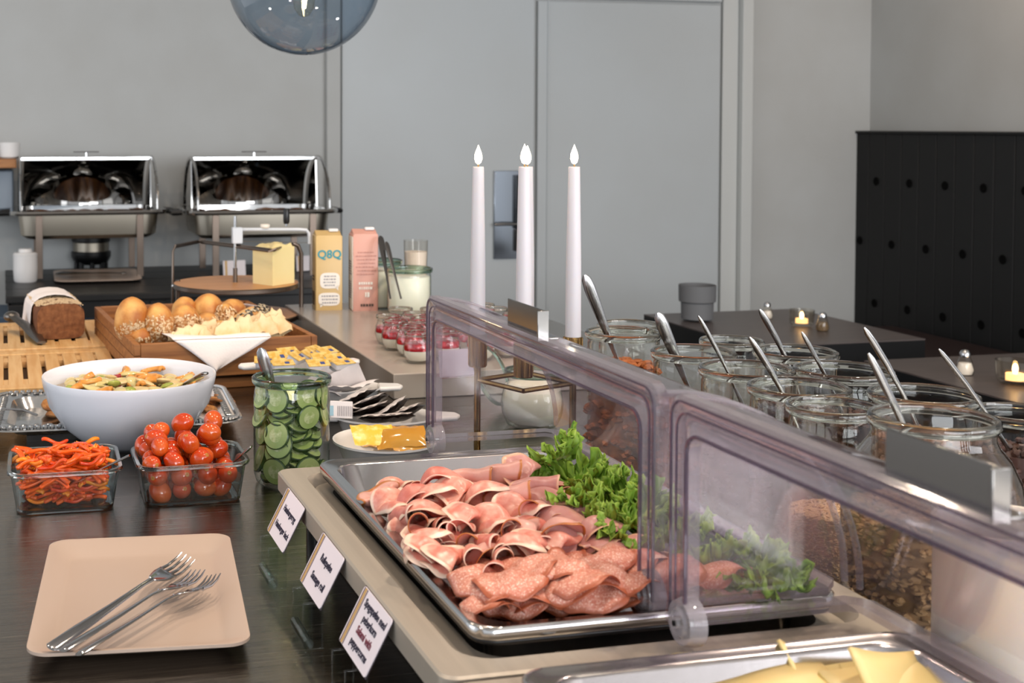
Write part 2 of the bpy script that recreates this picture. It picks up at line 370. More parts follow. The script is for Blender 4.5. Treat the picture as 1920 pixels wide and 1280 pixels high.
# ---------------------------------------------------------------- back buffet table
TZ = -.09
f0, f1 = P(10, 548, TZ), P(655, 546, TZ)
ty0 = (f0.y + f1.y) / 2; tx0, tx1 = f0.x, f1.x
bt = thing('buffet_table', 'long black wooden buffet table against the back wall', 'table', ((tx0 + tx1) / 2, (ty0 + YB - .03) / 2, 0))
hxx, hyy = (tx1 - tx0) / 2, (YB - .03 - ty0) / 2; zt_ = ZC + TZ
for i in range(4):
    wy = 2 * hyy / 4
    MB().box((0, -hyy + wy * (i + .5), zt_ - .012), (2 * hxx, wy - .003, .024)).build('plank', blackwood, bt, bevel=.003)
MB().box((0, -hyy + .03, zt_ - .055), (2 * hxx - .04, .02, .06)).build('apron', blackwood, bt)
for sx in (-1, -.12, 1):
    for sy in (-1, 1): MB().box((sx * (hxx - .035), sy * (hyy - .035), (zt_ - .03) / 2), (.055, .055, zt_ - .03)).build('leg', blackwood, bt, bevel=.003)
sb = thing('sideboard', 'slate blue cabinet standing under the black buffet table', 'cabinet', ((tx0 + tx1) / 2 + .05, YB - .22, 0))
slate = mat('slate_blue_paint', '56687c', .6)
MB().box((0, 0, .34), (1.35, .36, .66)).build('body', slate, sb, bevel=.004)
for i in range(3): MB().box((-.45 + .45 * i, -.19, .34), (.44, .018, .60)).build('door', slate, sb, bevel=.003)
# chafing dishes
brn = mat('warm_chafing_steel', 'aaa294', .33, 1., bump=.03, scale=8)
def chafing(u, v, label):
    o = P(u, v, TZ); t = thing('chafing_dish', label, 'chafing dish', (o.x, o.y + .16, o.z))
    W, Dp, H = .265, .175, .262                                  # half width, half depth, rim height
    MB().loops([(W - .03, Dp - .03, .05, H - .105), (W - .008, Dp - .008, .06, H - .09), (W, Dp, .06, H - .02), (W, Dp, .06, H)], 6, capb=True).build('water_pan', brn, t)
    MB().loops([(W, Dp, .06, H - .012), (W + .03, Dp + .03, .07, H - .012), (W + .033, Dp + .033, .07, H - .004), (W + .03, Dp + .03, .07, H + .004), (W - .012, Dp - .012, .05, H + .004), (W - .018, Dp - .018, .05, H - .05)], 6, capt=True).build('rim', mirror, t)
    R = .198; Wl = W - .012
    sh = MB().grid(lambda a, b: ((a - .5) * 2 * (Wl - .012), .02 - R * math.cos(math.radians(96 + 92 * b)), H + R * math.sin(math.radians(96 + 92 * b))), 2, 24)
    lid = sh.build('roll_lid', mirror, t, solid=.003)
    for sx in (-1, 1):
        pr = [(0, 0)] + [(-R * math.cos(math.radians(96 + 92 * i / 16)), R * math.sin(math.radians(96 + 92 * i / 16))) for i in range(17)]
        ec = MB(); ec.prism([(y_ + .02, z_ + H) for y_, z_ in pr], .004, T(sx * Wl - .002, 0, 0) @ YZ)
        ec.build('end_cap', mirror, t)
        arc = [(sx * (Wl + .004), .02 + (R + .004) * math.cos(math.radians(a_)), H + (R + .004) * math.sin(math.radians(a_))) for a_ in range(2, 186, 8)]
        MB().tube(arc, .008, 8, flat=.7).build('side_arch', mirror, t)
        MB().tube([(sx * (W + .035), -.05, H - .01), (sx * (W + .07), -.045, H - .012), (sx * (W + .07), .045, H - .012), (sx * (W + .035), .05, H - .01)], .010, 8).build('side_handle', black, t)
        for sy in (-1, 1):
            MB().box((sx * (W - .075), sy * (Dp - .01) + (-.012 if sy < 0 else 0), H / 2 + .0), (.026, .008, H - .02)).build('leg', bronze, t, bevel=.001)
    lip = MB().box((0, .02 - R * math.cos(math.radians(96)) - .006, H + R * math.sin(math.radians(96))), (2 * Wl, .02, .016)); lip.build('lid_lip', chrome, lid, bevel=.003)
    yh = .02 - R * math.cos(math.radians(96)); zh = H + R
    MB().cyl(.005, zh, zh + .022, 10, T(0, yh, 0)).build('handle_post', chrome, lid)
    MB().tube([(-.05, yh, zh + .025), (.05, yh, zh + .025)], .0022, 6).build('handle_bar', cutlery, lid)
    food = mat('baked_food', '8a5a2c', .5, col2='4a2512', scale=22, bump=.6, pos=(.4, .6))
    MB().grid(lambda a, b: ((a - .5) * 2 * (W - .03), (b - .5) * 2 * (Dp - .03), H - .014 + .016 * noise.noise((a * 9, b * 6, u))), 40, 24).build('food_layer', food, t)
    return t
cdish = chafing(169, 524, 'left steel roll-top chafing dish, open, on the black table')
chafing(495, 522, 'right steel roll-top chafing dish, open, behind the cheese block')
# electric burner
def burner(u, v, label):
    o = P(u, v, TZ); t = thing('hot_plate', label, 'burner', o)
    MB().lathe([(0, .012), (.050, .012), (.066, .020), (.074, .032), (.074, .046), (.066, .048)], 28).build('base', black, t)
    MB().lathe([(.062, .046), (.067, .048), (.067, .072), (.060, .074)], 28).build('metal_band', brn, t)
    MB().lathe([(.068, .072), (.072, .076), (.070, .088), (.050, .092), (0, .092)], 28).build('plate', black, t)
    for i in range(8):
        a = i * PI / 4; MB().cyl(.009, 0, .02, 8, T(.054 * math.cos(a), .054 * math.sin(a), 0)).build('foot', black, t)
    return t
bn = burner(171, 502, 'round black hot plate with metal band under the left chafing dish'); bn.scale = (1.1, 1.1, 1.5)
def cable(pts, label, r=.004):
    p0 = Vector(pts[0]); mb = MB().tube([Vector(q) - p0 for q in pts], r, 6)
    return tag(mb.build('power_cable', black, loc=p0), label, 'cable')
cable([P(205, 485, TZ + .01), P(240, 490, TZ + .01), P(262, 480, TZ + .03), P(300, 468, TZ + .05), P(325, 466, TZ + .05)], 'black power cable looping from the hot plate towards the right dish')
cable([P(452, 462, TZ + .04), P(446, 478, TZ + .01), P(456, 492, TZ + .01), P(440, 500, TZ + .01), P(420, 490, TZ + .01)], 'black cable coiled under the right chafing dish')
def tent_card(u, v, label, wd=.09, hh=.062):
    o = P(u, v, TZ); t = thing('label_card', label, 'sign', o, .1)
    MB().box((0, 0, hh / 2 + .004), (wd, .003, hh), RX(-.15)).build('card', paper, t)
    MB().box((-wd / 2 + .012, -.0025, hh / 2 + .004), (.008, .002, hh), RX(-.15)).build('gold_stripe', mat('gold_print', 'c9a15d', .5), t)
    MB().box((0, .01, .003), (wd * .8, .03, .006)).build('foot', black, t); return t
tent_card(440, 520, 'white label card on the black table below the right chafing dish')
tent_card(572, 510, 'white label card on the black table behind the cheese block', .07)
# square plate with tongs
def sqplate(name, label, ctr, sx, sy, rz, m, h=.018, group=None, cat='plate', r=None):
    r = r or min(sx, sy) * .16; a, b = sx / 2, sy / 2
    mb = MB().loops([(a * .70, b * .74, r * .6, 0), (a * .74, b * .77, r * .6, 0), (a * .82, b * .85, r * .8, .004), (a, b, r, h - .003), (a, b, r, h), (a - .004, b - .004, r * .96, h), (a * .80, b * .83, r * .75, .0065), (a * .74, b * .77, r * .6, .0045)], 7, capb=True, capt=True)
    return tag(mb.build(name, m, loc=ctr), label, cat, group) if rz is None else None
c0, sx_, sy_, rz_ = rect_px((98, 507), (250, 505), (272, 524), (104, 530), TZ + .01)
pinkish = mat('cream_glazed_plate', 'b5a091', .28, col2='b8a495', scale=3)
pt = sqplate('serving_plate', 'cream square plate with tongs below the left chafing dish', c0 - Vector((0, 0, .01)), sx_, sy_, None, pinkish, .014); pt.rotation_euler.z = rz_
tg = thing('serving_tongs', 'steel serving tongs lying on the cream plate by the dish', 'tongs', P(168, 513, TZ + .02), -.1)
for s in (-1, 1):
    MB().tube([(.13, 0, 0), (.08, s * .010, .002), (0, s * .014, .003), (-.06, s * .020, .003), (-.10, s * .024, .004), (-.125, s * .012, .002)], [.006, .007, .007, .012, .020, .010], 10, flat=.25).build('arm', chrome, tg)
MB().ell((.13, 0, 0), (.012, .010, .006)).build('hinge', chrome, tg)
# canister
o = P(48, 528, TZ); cn = thing('sugar_canister', 'white porcelain canister with knob lid at the left end of the black table', 'canister', o)
MB().lathe([(0, 0), (.040, 0), (.044, .006), (.046, .05), (.045, .100), (0, .1)], 32).build('body', whiteware, cn)
MB().lathe([(.0455, .099), (.046, .105), (.040, .112), (.026, .114), (.025, .122), (.022, .126), (0, .127)], 32).build('lid', whiteware, cn)
# wall shelf, cup and grey dispenser at far left
s1, s2 = PY(-40, 298, 5.2), PY(31, 315, 5.2)
tag(MB().box(((s1.x + s2.x) / 2, (5.2 + YB) / 2, (s1.z + s2.z) / 2), (s2.x - s1.x, YB - 5.2, s1.z - s2.z)).build('wall_shelf', wood, bevel=.003), 'thick wooden wall shelf at the left edge of the picture', 'shelf')
k = PY(18, 297, 5.28)
tag(MB().lathe([(0, 0), (.030, 0), (.038, .006), (.041, .062), (.038, .062), (.035, .01), (0, .008)], 28).build('cup', whiteware, loc=(k.x, 5.28, s1.z)), 'white cup standing on the wooden wall shelf', 'cup')
k1, k2 = PY(-40, 320, 5.3), PY(26, 394, 5.3)
mc = thing('wall_dispenser', 'blue-grey box mounted on the wall under the wooden shelf', 'dispenser', ((k1.x + k2.x) / 2, YB - .09, (k1.z + k2.z) / 2))
MB().box((0, 0, 0), (k2.x - k1.x, .18, k1.z - k2.z)).build('housing', mat('blue_grey_metal', '7d8894', .4), mc, bevel=.008)
MB().box((0, -.01, -(k1.z - k2.z) / 2 - .012), ((k2.x - k1.x) * .8, .12, .024)).build('outlet', black, mc)
# ---------------------------------------------------------------- pendant globe lamp
LD = 2.6; lc = PD(570, -42, LD); lr = 145 * LD / F
gl = thing('pendant_lamp', 'large blue-grey glass globe pendant hanging at the top', 'lamp', lc)
pr = [(lr * math.sin(PI * i / 40), -lr * math.cos(PI * i / 40)) for i in range(0, 37)]
pr[0] = (0.0005, -lr)
smoke = thin_glass('smoked_blue_glass', (.62, .69, .76), (.20, .25, .31), blend=.42)
MB().lathe(pr, 72).build('globe', smoke, gl)
MB().lathe([(lr * .30, lr * .95), (lr * .30, lr * 1.08), (.02, lr * 1.12)], 32).build('cap', black, gl)
MB().cyl(.004, lr * 1.1, 2.8 - lc.z, 8).build('cable', black, gl)
MB().cyl(.016, lr * .42, lr * 1.0, 16).build('socket', black, gl)
bz = PD(570, 32, LD).z - lc.z
MB().lathe([(.0005, bz), (.010, bz + .003), (.020, bz + .018), (.023, bz + .045), (.016, bz + .085), (.013, lr * .45)], 24).build('bulb', thin_glass('bulb_glass', (.98, .95, .88), (.7, .6, .45)), gl)
MB().tube([(0, 0, bz + .018), (.003, 0, bz + .04), (-.003, 0, bz + .06), (0, 0, bz + .09)], .0035, 6).build('filament', mat('filament', (1., .78, .42), .5, emit=60), gl)
# ================================================================ serving counter
ct = thing('serving_counter', 'long buffet counter with scratched stainless steel worktop', 'counter', (.42, 1.35, 0))
MB().box((0, 0, .885), (1.90, 3.90, .03)).build('worktop', worn, ct, bevel=.004)
MB().box((0, 0, .43), (1.80, 3.80, .86)).build('cabinet', mat('counter_panel', '3a3937', .6), ct)
# raised slab
sl_far = P(572, 578, .047); sl_near = P(785, 752, 0)
x0 = P(572, 600, 0).x; y0s, y1s = 2.27, 3.22
sx0 = P(700, 677, .047).x
slm = mat('warm_grey_solid_surface', 'a59c93', .22, col2='a1978d', scale=3)
slab = MB().box(((sx0 + sx0 + .46) / 2, (y0s + y1s) / 2, ZC + .0235), (.46, y1s - y0s, .047))
tag(slab.build('display_riser', slm, bevel=.002), 'low warm grey slab on the counter carrying cartons and yogurt jars', 'riser')
def zpt(u, v, z): return P(u, v, z)
# ---------------------------------------------------------------- plate with forks
c0, sx_, sy_, rz_ = rect_px((72, 1016), (409, 1003), (498, 1206), (75, 1230), .016)
pl2 = sqplate('serving_plate', 'cream square plate holding three forks in the foreground', c0 - Vector((0, 0, .016)), sx_, sy_, None, pinkish, .018, r=.022); pl2.rotation_euler.z = rz_
def fork(name, label, tail, head, z0, z1, roll=0., group=None, cat='fork'):
    a = P(*tail, z0); b = P(*head, z1); d = b - a; Ln = d.length; t = thing(name, label, cat, a, 0, group)
    xd = d.normalized(); yd = Vector((0, 0, 1)).cross(xd).normalized(); zd = xd.cross(yd)
    t.matrix_world = Matrix.Translation(a) @ Matrix(((xd.x, yd.x, zd.x, 0), (xd.y, yd.y, zd.y, 0), (xd.z, yd.z, zd.z, 0), (0, 0, 0, 1))) @ RX(roll)
    return t, Ln
def make_fork(label, tail, head, z0, z1, roll):
    t, Ln = fork('fork', label, tail, head, z0, z1, roll, 'forks on the cream plate')
    h = MB().tube([(0, 0, 0), (Ln * .01, 0, 0), (Ln * .18, 0, .001), (Ln * .4, 0, .002), (Ln * .62, 0, .004), (Ln * .70, 0, .003)], [.0045, .0065, .0062, .0042, .0028, .0034], 10, flat=.32, up=(0, 0, 1))
    h.build('handle', cutlery, t)
    nk = MB(); n_ = 9
    def f(a, b):
        wd = (.0035 + (.0105 - .0035) * min(1, (a * 1.6)) ** .7); x = Ln * (.69 + .15 * a); z = .003 - .006 * math.sin(a * PI * .5) + .0012 * (2 * b - 1) ** 2
        return (x, (b - .5) * 2 * wd, z)
    nk.grid(f, 10, 7); nk.build('neck', cutlery, t, solid=.0016)
    for i in range(4):
        y = -.0092 + i * .0061
        MB().tube([(Ln * .835, y, -.003), (Ln * .90, y, -.0045), (Ln * .96, y * .97, -.002), (Ln * 1.0, y * .95, .002)], [.0021, .0018, .0015, .0006], 8, flat=.8).build('tine', cutlery, t)
make_fork('uppermost fork on the cream plate, its tines apart from the others', (95, 1215), (352, 1045), .024, .022, .35)
make_fork('middle fork of the three on the cream plate', (118, 1219), (372, 1071), .022, .020, -.15)
make_fork('lowest fork, handle nearest the plate edge in front', (148, 1226), (402, 1080), .022, .024, -.3)
# ---------------------------------------------------------------- glass boxes
def glass_box(label, corners, group=None):
    c0, sx_, sy_, rz_ = rect_px(*corners, .055); c0.z = ZC
    t = thing('glass_dish', label, 'glass dish', c0, rz_); a, b = sx_ / 2, sy_ / 2
    MB().loops([(a * .82, b * .82, .018, 0), (a * .85, b * .85, .02, .002), (a * .93, b * .93, .024, .040), (a - .004, b - .004, .024, .048), (a, b, .026, .050), (a, b, .026, .055), (a - .005, b - .005, .022, .055), (a * .90, b * .90, .02, .040), (a * .81, b * .81, .016, .005)], 6, capb=True, capt=True).build('dish_wall', boxglass, t)
    MB().loops([(a * .82, b * .82, .018, .0), (a * .85, b * .85, .02, .003), (a * .83, b * .83, .018, .005), (a * .78, b * .78, .016, .003)], 6).build('foot_ring', rimglass, t)
    MB().loops([(a, b, .026, .0505), (a + .001, b + .001, .026, .053), (a, b, .026, .0555), (a - .004, b - .004, .022, .0555), (a - .005, b - .005, .022, .053), (a - .004, b - .004, .022, .0505), (a, b, .026, .0505)], 6).build('rim', rimglass, t)
    return t, a, b, rz_
bt1, ba, bb, brz = glass_box('left square glass dish full of orange pepper strips', ((12, 840), (219, 832), (231, 879), (18, 894)))
bt2, ta, tb, trz = glass_box('right square glass dish heaped with cherry tomatoes', ((236, 834), (444, 824), (470, 866), (266, 880)))
pm = [mat('pepper_orange', 'e2641c', .22, col2='d84a14', scale=30, sss=.1), mat('pepper_red', 'cf3413', .2, col2='e0561c', scale=25, sss=.1), mat('pepper_yellow', 'eb9426', .22, col2='e5761f', scale=30, sss=.1)]
pms = []
for i in range(6):                                   # six strip shapes
    r0 = .030 + .006 * (i % 3); span = 1.2 + .16 * i
    mb = MB()
    def f(a, b):
        an = (a - .5) * span; rr = r0 + (b - .5) * (.0072 + .0006 * i) * (1 - .5 * abs(2 * a - 1) ** 4) + .0014 * math.sin(a * 8 + i)
        return (rr * math.cos(an) - r0, rr * math.sin(an), .0025 * math.sin(a * PI * 2 + i) + .002 * (b - .5) ** 2 * 4)
    mb.grid(f, 16, 4); o_ = mb.build('pepper_strip', pm[(0, 1, 0, 2, 0, 0)[i]], solid=.0026, sub=0); pms.append(o_)
rs = random.Random(3)
NS = 198; strips = []
for i in range(NS):
    lay = min(i // 33, 5)
    src = pms[i % 6]
    o_ = src if i < 6 else src.copy()
    if i >= 6: COL.objects.link(o_)
    L_ = (.030 + .006 * (i % 3)) * (1.2 + .16 * (i % 6)) / 2 * .8
    hz_ = .012 + lay * .0085 + rs.uniform(-.002, .003)
    wx_ = ba * (.84 + .13 * min(1, hz_ / .05)) - .005; wy_ = bb * (.84 + .13 * min(1, hz_ / .05)) - .005
    along_x = rs.random() < .7; ex_, ey_ = (L_, .008) if along_x else (.008, L_)
    lx = rs.uniform(-1, 1) * max(.002, wx_ - ex_); ly = rs.uniform(-1, 1) * max(.002, wy_ - ey_)
    q = Vector((lx, ly, 0)); q.rotate(Matrix.Rotation(brz, 3, 'Z'))
    o_.location = bt1.location + q + Vector((0, 0, hz_ + (.008 * (1 - (lx / ba) ** 2) if lay == 5 else 0)))
    tilt = .12 if lay < 4 else .35
    o_.rotation_euler = (rs.uniform(-tilt, tilt), rs.uniform(-tilt, tilt), brz + rs.uniform(-.3, .3) + (PI / 2 if along_x else 0) + (PI if rs.random() < .5 else 0))
    sc = rs.uniform(.72, .9); o_.scale = (sc, sc, 1.2)
    col_n = ('orange', 'red', 'orange', 'yellow-orange', 'orange', 'orange')[i % 6]
    tag(o_, col_n + ' pepper strip among the cut peppers in the left glass dish', 'pepper strip', 'pepper strips in the left glass dish')
# standing arched strips visible at the top
for (u, v, hgt, col_, rot) in ((100, 862, .034, 0, .3), (150, 858, .040, 1, -.1), (60, 866, .030, 2, .1), (186, 872, .022, 2, -.3)):
    p = P(u, v, .045); mb = MB()
    mb.grid(lambda a, b: (.030 * math.cos(PI * a), (b - .5) * .010, hgt * .62 * math.sin(PI * a)), 16, 4)
    o_ = mb.build('pepper_strip', pm[col_], solid=.003, loc=(p.x, p.y, ZC + .040)); o_.rotation_euler.z = rot
    tag(o_, ('orange', 'red', 'yellow-orange')[col_] + ' pepper strip standing as an arch on top of the cut peppers', 'pepper strip', 'pepper strips in the left glass dish')
t, Ln = fork('fork', 'fork with its handle over the right edge of the pepper dish', (238, 856), (178, 884), .070, .050, 0)
MB().tube([(-.004, 0, 0), (0, 0, 0), (Ln * .5, 0, 0), (Ln, 0, 0)], [.004, .005, .004, .003], 8, flat=.35, up=(0, 0, 1)).build('handle', cutlery, t)
MB().tube([(Ln, 0, 0), (Ln + .02, 0, -.002), (Ln + .04, 0, 0)], [.003, .009, .007], 8, flat=.2, up=(0, 0, 1)).build('head', cutlery, t)
# tomatoes
tm = mat('cherry_tomato_skin', 'bc3a10', .10, col2='cf6422', scale=9, sss=.15, coat=.4, pos=(.42, .7))
stemm = mat('tomato_scar', 'a8742c', .6)
def tomato():
    t = thing('cherry_tomato', 'cherry tomato in the heap in the right glass dish', 'tomato')
    MB().ell((0, 0, 0), (.0125, .0125, .0155), nu=20, nv=14).build('skin', tm, t)
    MB().lathe([(0, .0152), (.0018, .0156), (.003, .0150)], 8).build('stem_scar', stemm, t); return t
t0 = tomato(); usedt = False
toms = []
for lay in range(4):
    n_ = (4, 4, 4, 3)[lay]; zz = .016 + lay * .0195; spread = (.74, .84, .88, .70)[lay]
    for i in range(n_):
        for j in range(n_):
            if lay == 3 and rs.random() < .15: continue
            lx = ((i + .5) / n_ * 2 - 1) * ta * spread + rs.uniform(-.004, .004) - (.006 if lay > 1 else 0) ; ly = ((j + .5) / n_ * 2 - 1) * tb * spread + rs.uniform(-.004, .004)
            if lay < 2 and (i in (1, 2) and j in (1, 2)): pass
            if lay >= 2 and i == n_ - 1 and j < n_ - 2: continue
            toms.append((lx, ly, zz + rs.uniform(-.002, .003)))
toms += [(-.005, .03, .090), (.040, .045, .088), (.028, -.004, .084), (-.036, .02, .084)]
for lx, ly, zz in toms:
    q = Vector((lx, ly, 0)); q.rotate(Matrix.Rotation(trz, 3, 'Z')); pos_ = bt2.location + q + Vector((0, 0, zz))
    r_ = t0 if not usedt else dup(t0); usedt = True
    r_.location = pos_; r_.rotation_euler = (rs.uniform(-1.6, 1.6), rs.uniform(-1.6, 1.6), rs.uniform(0, 6)); sc = rs.uniform(.92, 1.12); r_.scale = (sc, sc, sc)
    r_['group'] = 'cherry tomatoes in the right glass dish'; tomo = globals().setdefault('tomo', []); tomo.append(r_)
number(tomo, 'cherry tomato', 8)
red = mat('red_reflecting_steel', 'b8b8ba', .10, 1.)
t, Ln = fork('serving_spoon', 'spoon lying at the right corner of the tomato dish', (468, 840), (436, 868), .062, .040, 0, cat='spoon')
MB().tube([(-.004, 0, 0), (0, 0, 0), (Ln * .6, 0, 0), (Ln, 0, 0)], [.004, .008, .006, .003], 8, flat=.3, up=(0, 0, 1)).build('handle', red, t)
# ---------------------------------------------------------------- salad bowl
bc = P(243, 701, .110); bw = 324 / F * ((bc - CAM).dot(fwd)) / 2
bowl = thing('salad_bowl', 'large glossy white bowl filled with fruit salad', 'bowl', (bc.x, bc.y, ZC))
MB().lathe([(0, .004), (bw * .36, .004), (bw * .37, 0), (bw * .42, 0), (bw * .55, .010), (bw * .76, .034), (bw * .92, .066), (bw * .985, .098), (bw, .108), (bw * .995, .111), (bw * .975, .110), (bw * .955, .095), (bw * .88, .062), (bw * .70, .036), (bw * .5, .016), (0, .012)], 80).build('bowl_shell', whiteplastic, bowl, angle=60)
juice = mat('fruit_syrup', 'd9bd93', .05, trans=.55, ior=1.34, coat=.3)
tag(MB().lathe([(bw * .925, .086), (bw * .5, .0862), (0, .0862)], 48).build('fruit_syrup', juice, loc=(bc.x, bc.y, ZC)), 'pale fruit syrup filling the white bowl', 'syrup', kind='stuff')
fm = {'melon': mat('melon_flesh', 'cfc088', .1, col2='c9b878', scale=40, sss=.1), 'orange': mat('orange_flesh', 'cf8838', .12, col2='d9a35c', scale=30, sss=.1), 'red': mat('red_apple_skin', '9a1c1c', .15),
      'green': mat('kiwi_flesh', '8f9a3f', .25, col2='a8ad58', scale=30), 'pear': mat('pear_flesh', 'cbb27e', .25, col2='d8c493', scale=20, sss=.1)}
lab = {'melon': 'pale yellow melon slice', 'orange': 'orange fruit chunk', 'red': 'dark red fruit piece', 'green': 'green kiwi piece', 'pear': 'pale pear slice'}
fr = random.Random(12)
ks = ['melon', 'pear', 'orange', 'melon', 'green', 'pear', 'melon', 'red', 'orange', 'melon', 'pear']
for i in range(84):
    rr = math.sqrt((i + .5) / 84) * bw * .80; a = i * 2.39996; k_ = ks[i % 11]
    x_, y_ = rr * math.cos(a), rr * math.sin(a); mb = MB()
    if k_ in ('melon', 'pear'): mb.ell((0, 0, 0), (fr.uniform(.014, .024), fr.uniform(.008, .012), .0045), nu=14, nv=8)
    elif k_ == 'orange': mb.grid(lambda p, q: ((.016 + .006 * (q - .5) * 2 * (1 if q < .9 else .7)) * math.cos(PI * .9 * p), (.016) * math.sin(PI * .9 * p) + .004 * q, .006 * math.cos((q - .5) * 3)), 10, 6)
    elif k_ == 'red': mb.box((0, 0, 0), (.013, .010, .006))
    else: mb.ell((0, 0, 0), (.012, .010, .005), nu=10, nv=6)
    o_ = mb.build('fruit_piece', fm[k_], bevel=.0015 if k_ == 'red' else 0, solid=.005 if k_ == 'orange' else 0)
    o_.location = (bc.x + x_, bc.y + y_, ZC + .087 + fr.uniform(-.001, .006) + .006 * (1 - rr / bw)); o_.rotation_euler = (fr.uniform(-.35, .35), fr.uniform(-.35, .35), fr.uniform(0, 6))
    tag(o_, lab[k_] + ' floating in the syrup of the white bowl', 'fruit', 'fruit pieces in the white bowl')
t, Ln = fork('ladle', 'steel ladle handle leaning on the right rim of the white bowl', (384, 700), (338, 724), .125, .090, 0, cat='ladle')
MB().tube([(-.002, 0, 0), (0, 0, 0), (Ln * .5, 0, 0), (Ln, 0, 0)], [.003, .007, .0065, .005], 8, flat=.4, up=(0, 0, 1)).build('handle', cutlery, t)
MB().lathe([(0, -.012), (.016, -.008), (.021, .002), (.020, .002), (0, -.010)], 20, T(Ln + .012, 0, -.004)).build('cup', cutlery, t)
# ---------------------------------------------------------------- foil platter
c0, sx_, sy_, rz_ = rect_px((-30, 738), (412, 716), (474, 789), (-15, 800), .034)
foil = mat('foil_tray', 'c9c9c9', .16, 1., bump=.25, bscale=60, scale=60)
ft = thing('foil_platter', 'ornate silver foil platter behind the white bowl', 'platter', (c0.x, c0.y, ZC), rz_)
a, b = sx_ / 2, sy_ / 2
MB().loops([(a - .045, b - .045, .03, .012), (a - .035, b - .035, .035, .030), (a - .012, b - .012, .045, .033), (a, b, .05, .030), (a + .001, b + .001, .05, .028)], 8, capb=True).build('tray', foil, ft)
bd = MB(); nbd = 150
per = [(sx, 0) for sx in (0,)]
for i in range(nbd):
    q = i / nbd * 4; s_ = q % 1 * 2 - 1; A_, B_ = a - .008, b - .008
    xx, yy = ((s_ * A_, B_), (A_, -s_ * B_), (-s_ * A_, -B_), (-A_, s_ * B_))[int(q)]
    lim = .035
    if abs(abs(xx) - A_) < lim and abs(abs(yy) - B_) < lim:
        dx, dy = abs(xx) - (A_ - lim), abs(yy) - (B_ - lim); m_ = math.hypot(dx, dy)
        if m_ > lim: xx = math.copysign(A_ - lim + dx * lim / m_, xx); yy = math.copysign(B_ - lim + dy * lim / m_, yy)
    bd.ell((xx, yy, .0335), (.0045, .0045, .003), nu=6, nv=4)
for i in range(70):
    q = i / 70 * 4; s_ = q % 1 * 2 - 1; A_, B_ = a - .022, b - .022
    xx, yy = ((s_ * A_ * .93, B_), (A_, -s_ * B_ * .9), (-s_ * A_ * .93, -B_), (-A_, s_ * B_ * .9))[int(q)]
    bd.ell((xx, yy, .033), (.006, .006, .002), nu=6, nv=4)
tag(bd.build('beading', foil, ft), kind='stuff')
tag(MB().box((c0.x, c0.y, ZC + .005), (sx_ * .7, sy_ * .6, .010)).build('shadow_black_stand', black), 'thin stand under the foil platter, black for the shadow there', 'stand')  # stand coloured black in place of the shadow under the platter
pk = mat('golden_pancake', 'b9834a', .6, col2='7c4a22', scale=60, bump=.4)
for i, (u, v) in enumerate([(392, 755), (404, 764), (413, 752), (420, 762), (398, 772), (408, 758), (100, 768), (108, 776), (96, 760)]):
    p = P(u, v, .018 + .004 * (i % 3)); mb = MB()
    mb.grid(lambda a, b: (.020 * a * math.cos(2 * PI * b) * (1 + .1 * math.sin(b * 19 + i)), .016 * a * math.sin(2 * PI * b), .004 * math.cos(a * 2.5 + b * 5)), 6, 16)
    o_ = mb.build('pancake', pk, solid=.005, loc=p); o_.rotation_euler = (.4 * math.sin(i), .4 * math.cos(i * 2), i)
    tag(o_, ('small golden pancake at the right end of the foil platter' if u > 200 else 'small golden pancake at the left of the foil platter'), 'pancake', 'pancakes right' if u > 200 else 'pancakes left')
t, Ln = fork('serving_fork', 'thin wire fork handle lying on the left of the foil platter', (2, 766), (70, 778), .040, .034, 0)
MB().tube([(0, 0, 0), (Ln * .6, 0, .004), (Ln, 0, 0)], .002, 6).build('handle', cutlery, t)
# ---------------------------------------------------------------- cutting boards
xr = P(206, 660, .03).x
ya, yb_, yc = P(150, 722, .03).y, P(150, 653, .03).y, P(150, 603, .03).y
def slot_board(yn, yf, z, label, slots):
    wd = .42; t = thing('slotted_board', label, 'cutting board', (xr - wd / 2, (yn + yf) / 2, ZC + z)); dd = yf - yn
    MB().box((0, 0, .006), (wd, dd, .012)).build('crumb_tray', mat('dark_crumb_tray', '4a3624', .7), t)
    fw = .030
    for c_, d_ in (((0, -dd / 2 + fw * .6, .021), (wd, fw * 1.2, .018)), ((0, dd / 2 - fw * .6, .021), (wd, fw * 1.2, .018)), ((-wd / 2 + fw / 2, 0, .021), (fw, dd - 2.4 * fw, .018)), ((wd / 2 - fw / 2, 0, .021), (fw, dd - 2.4 * fw, .018))):
        MB().box(c_, d_).build('frame_rail', bamboo, t, bevel=.002)
    n_ = slots; iw = wd - 2 * fw; pw = iw / n_
    for i in range(n_):
        MB().box((-iw / 2 + pw * (i + .5), 0, .021), (pw - .009, dd - 2.4 * fw, .016)).build('slat', bamboo, t, bevel=.0015)
    for yy in (-dd * .3, dd * .3): MB().box((0, yy, .020), (iw, .05, .012)).build('cross_bar', bamboo, t)
    MB().box((0, -dd / 2 + .006, .006), (wd, .013, .0118)).build('front_edge', bamboo, t)
    return t
slot_board(ya, yb_ - .004, 0., 'front bamboo bread board with long slots', 10)
slot_board(yb_ + .002, yc, .004, 'rear bamboo bread board under the dark loaf', 10)
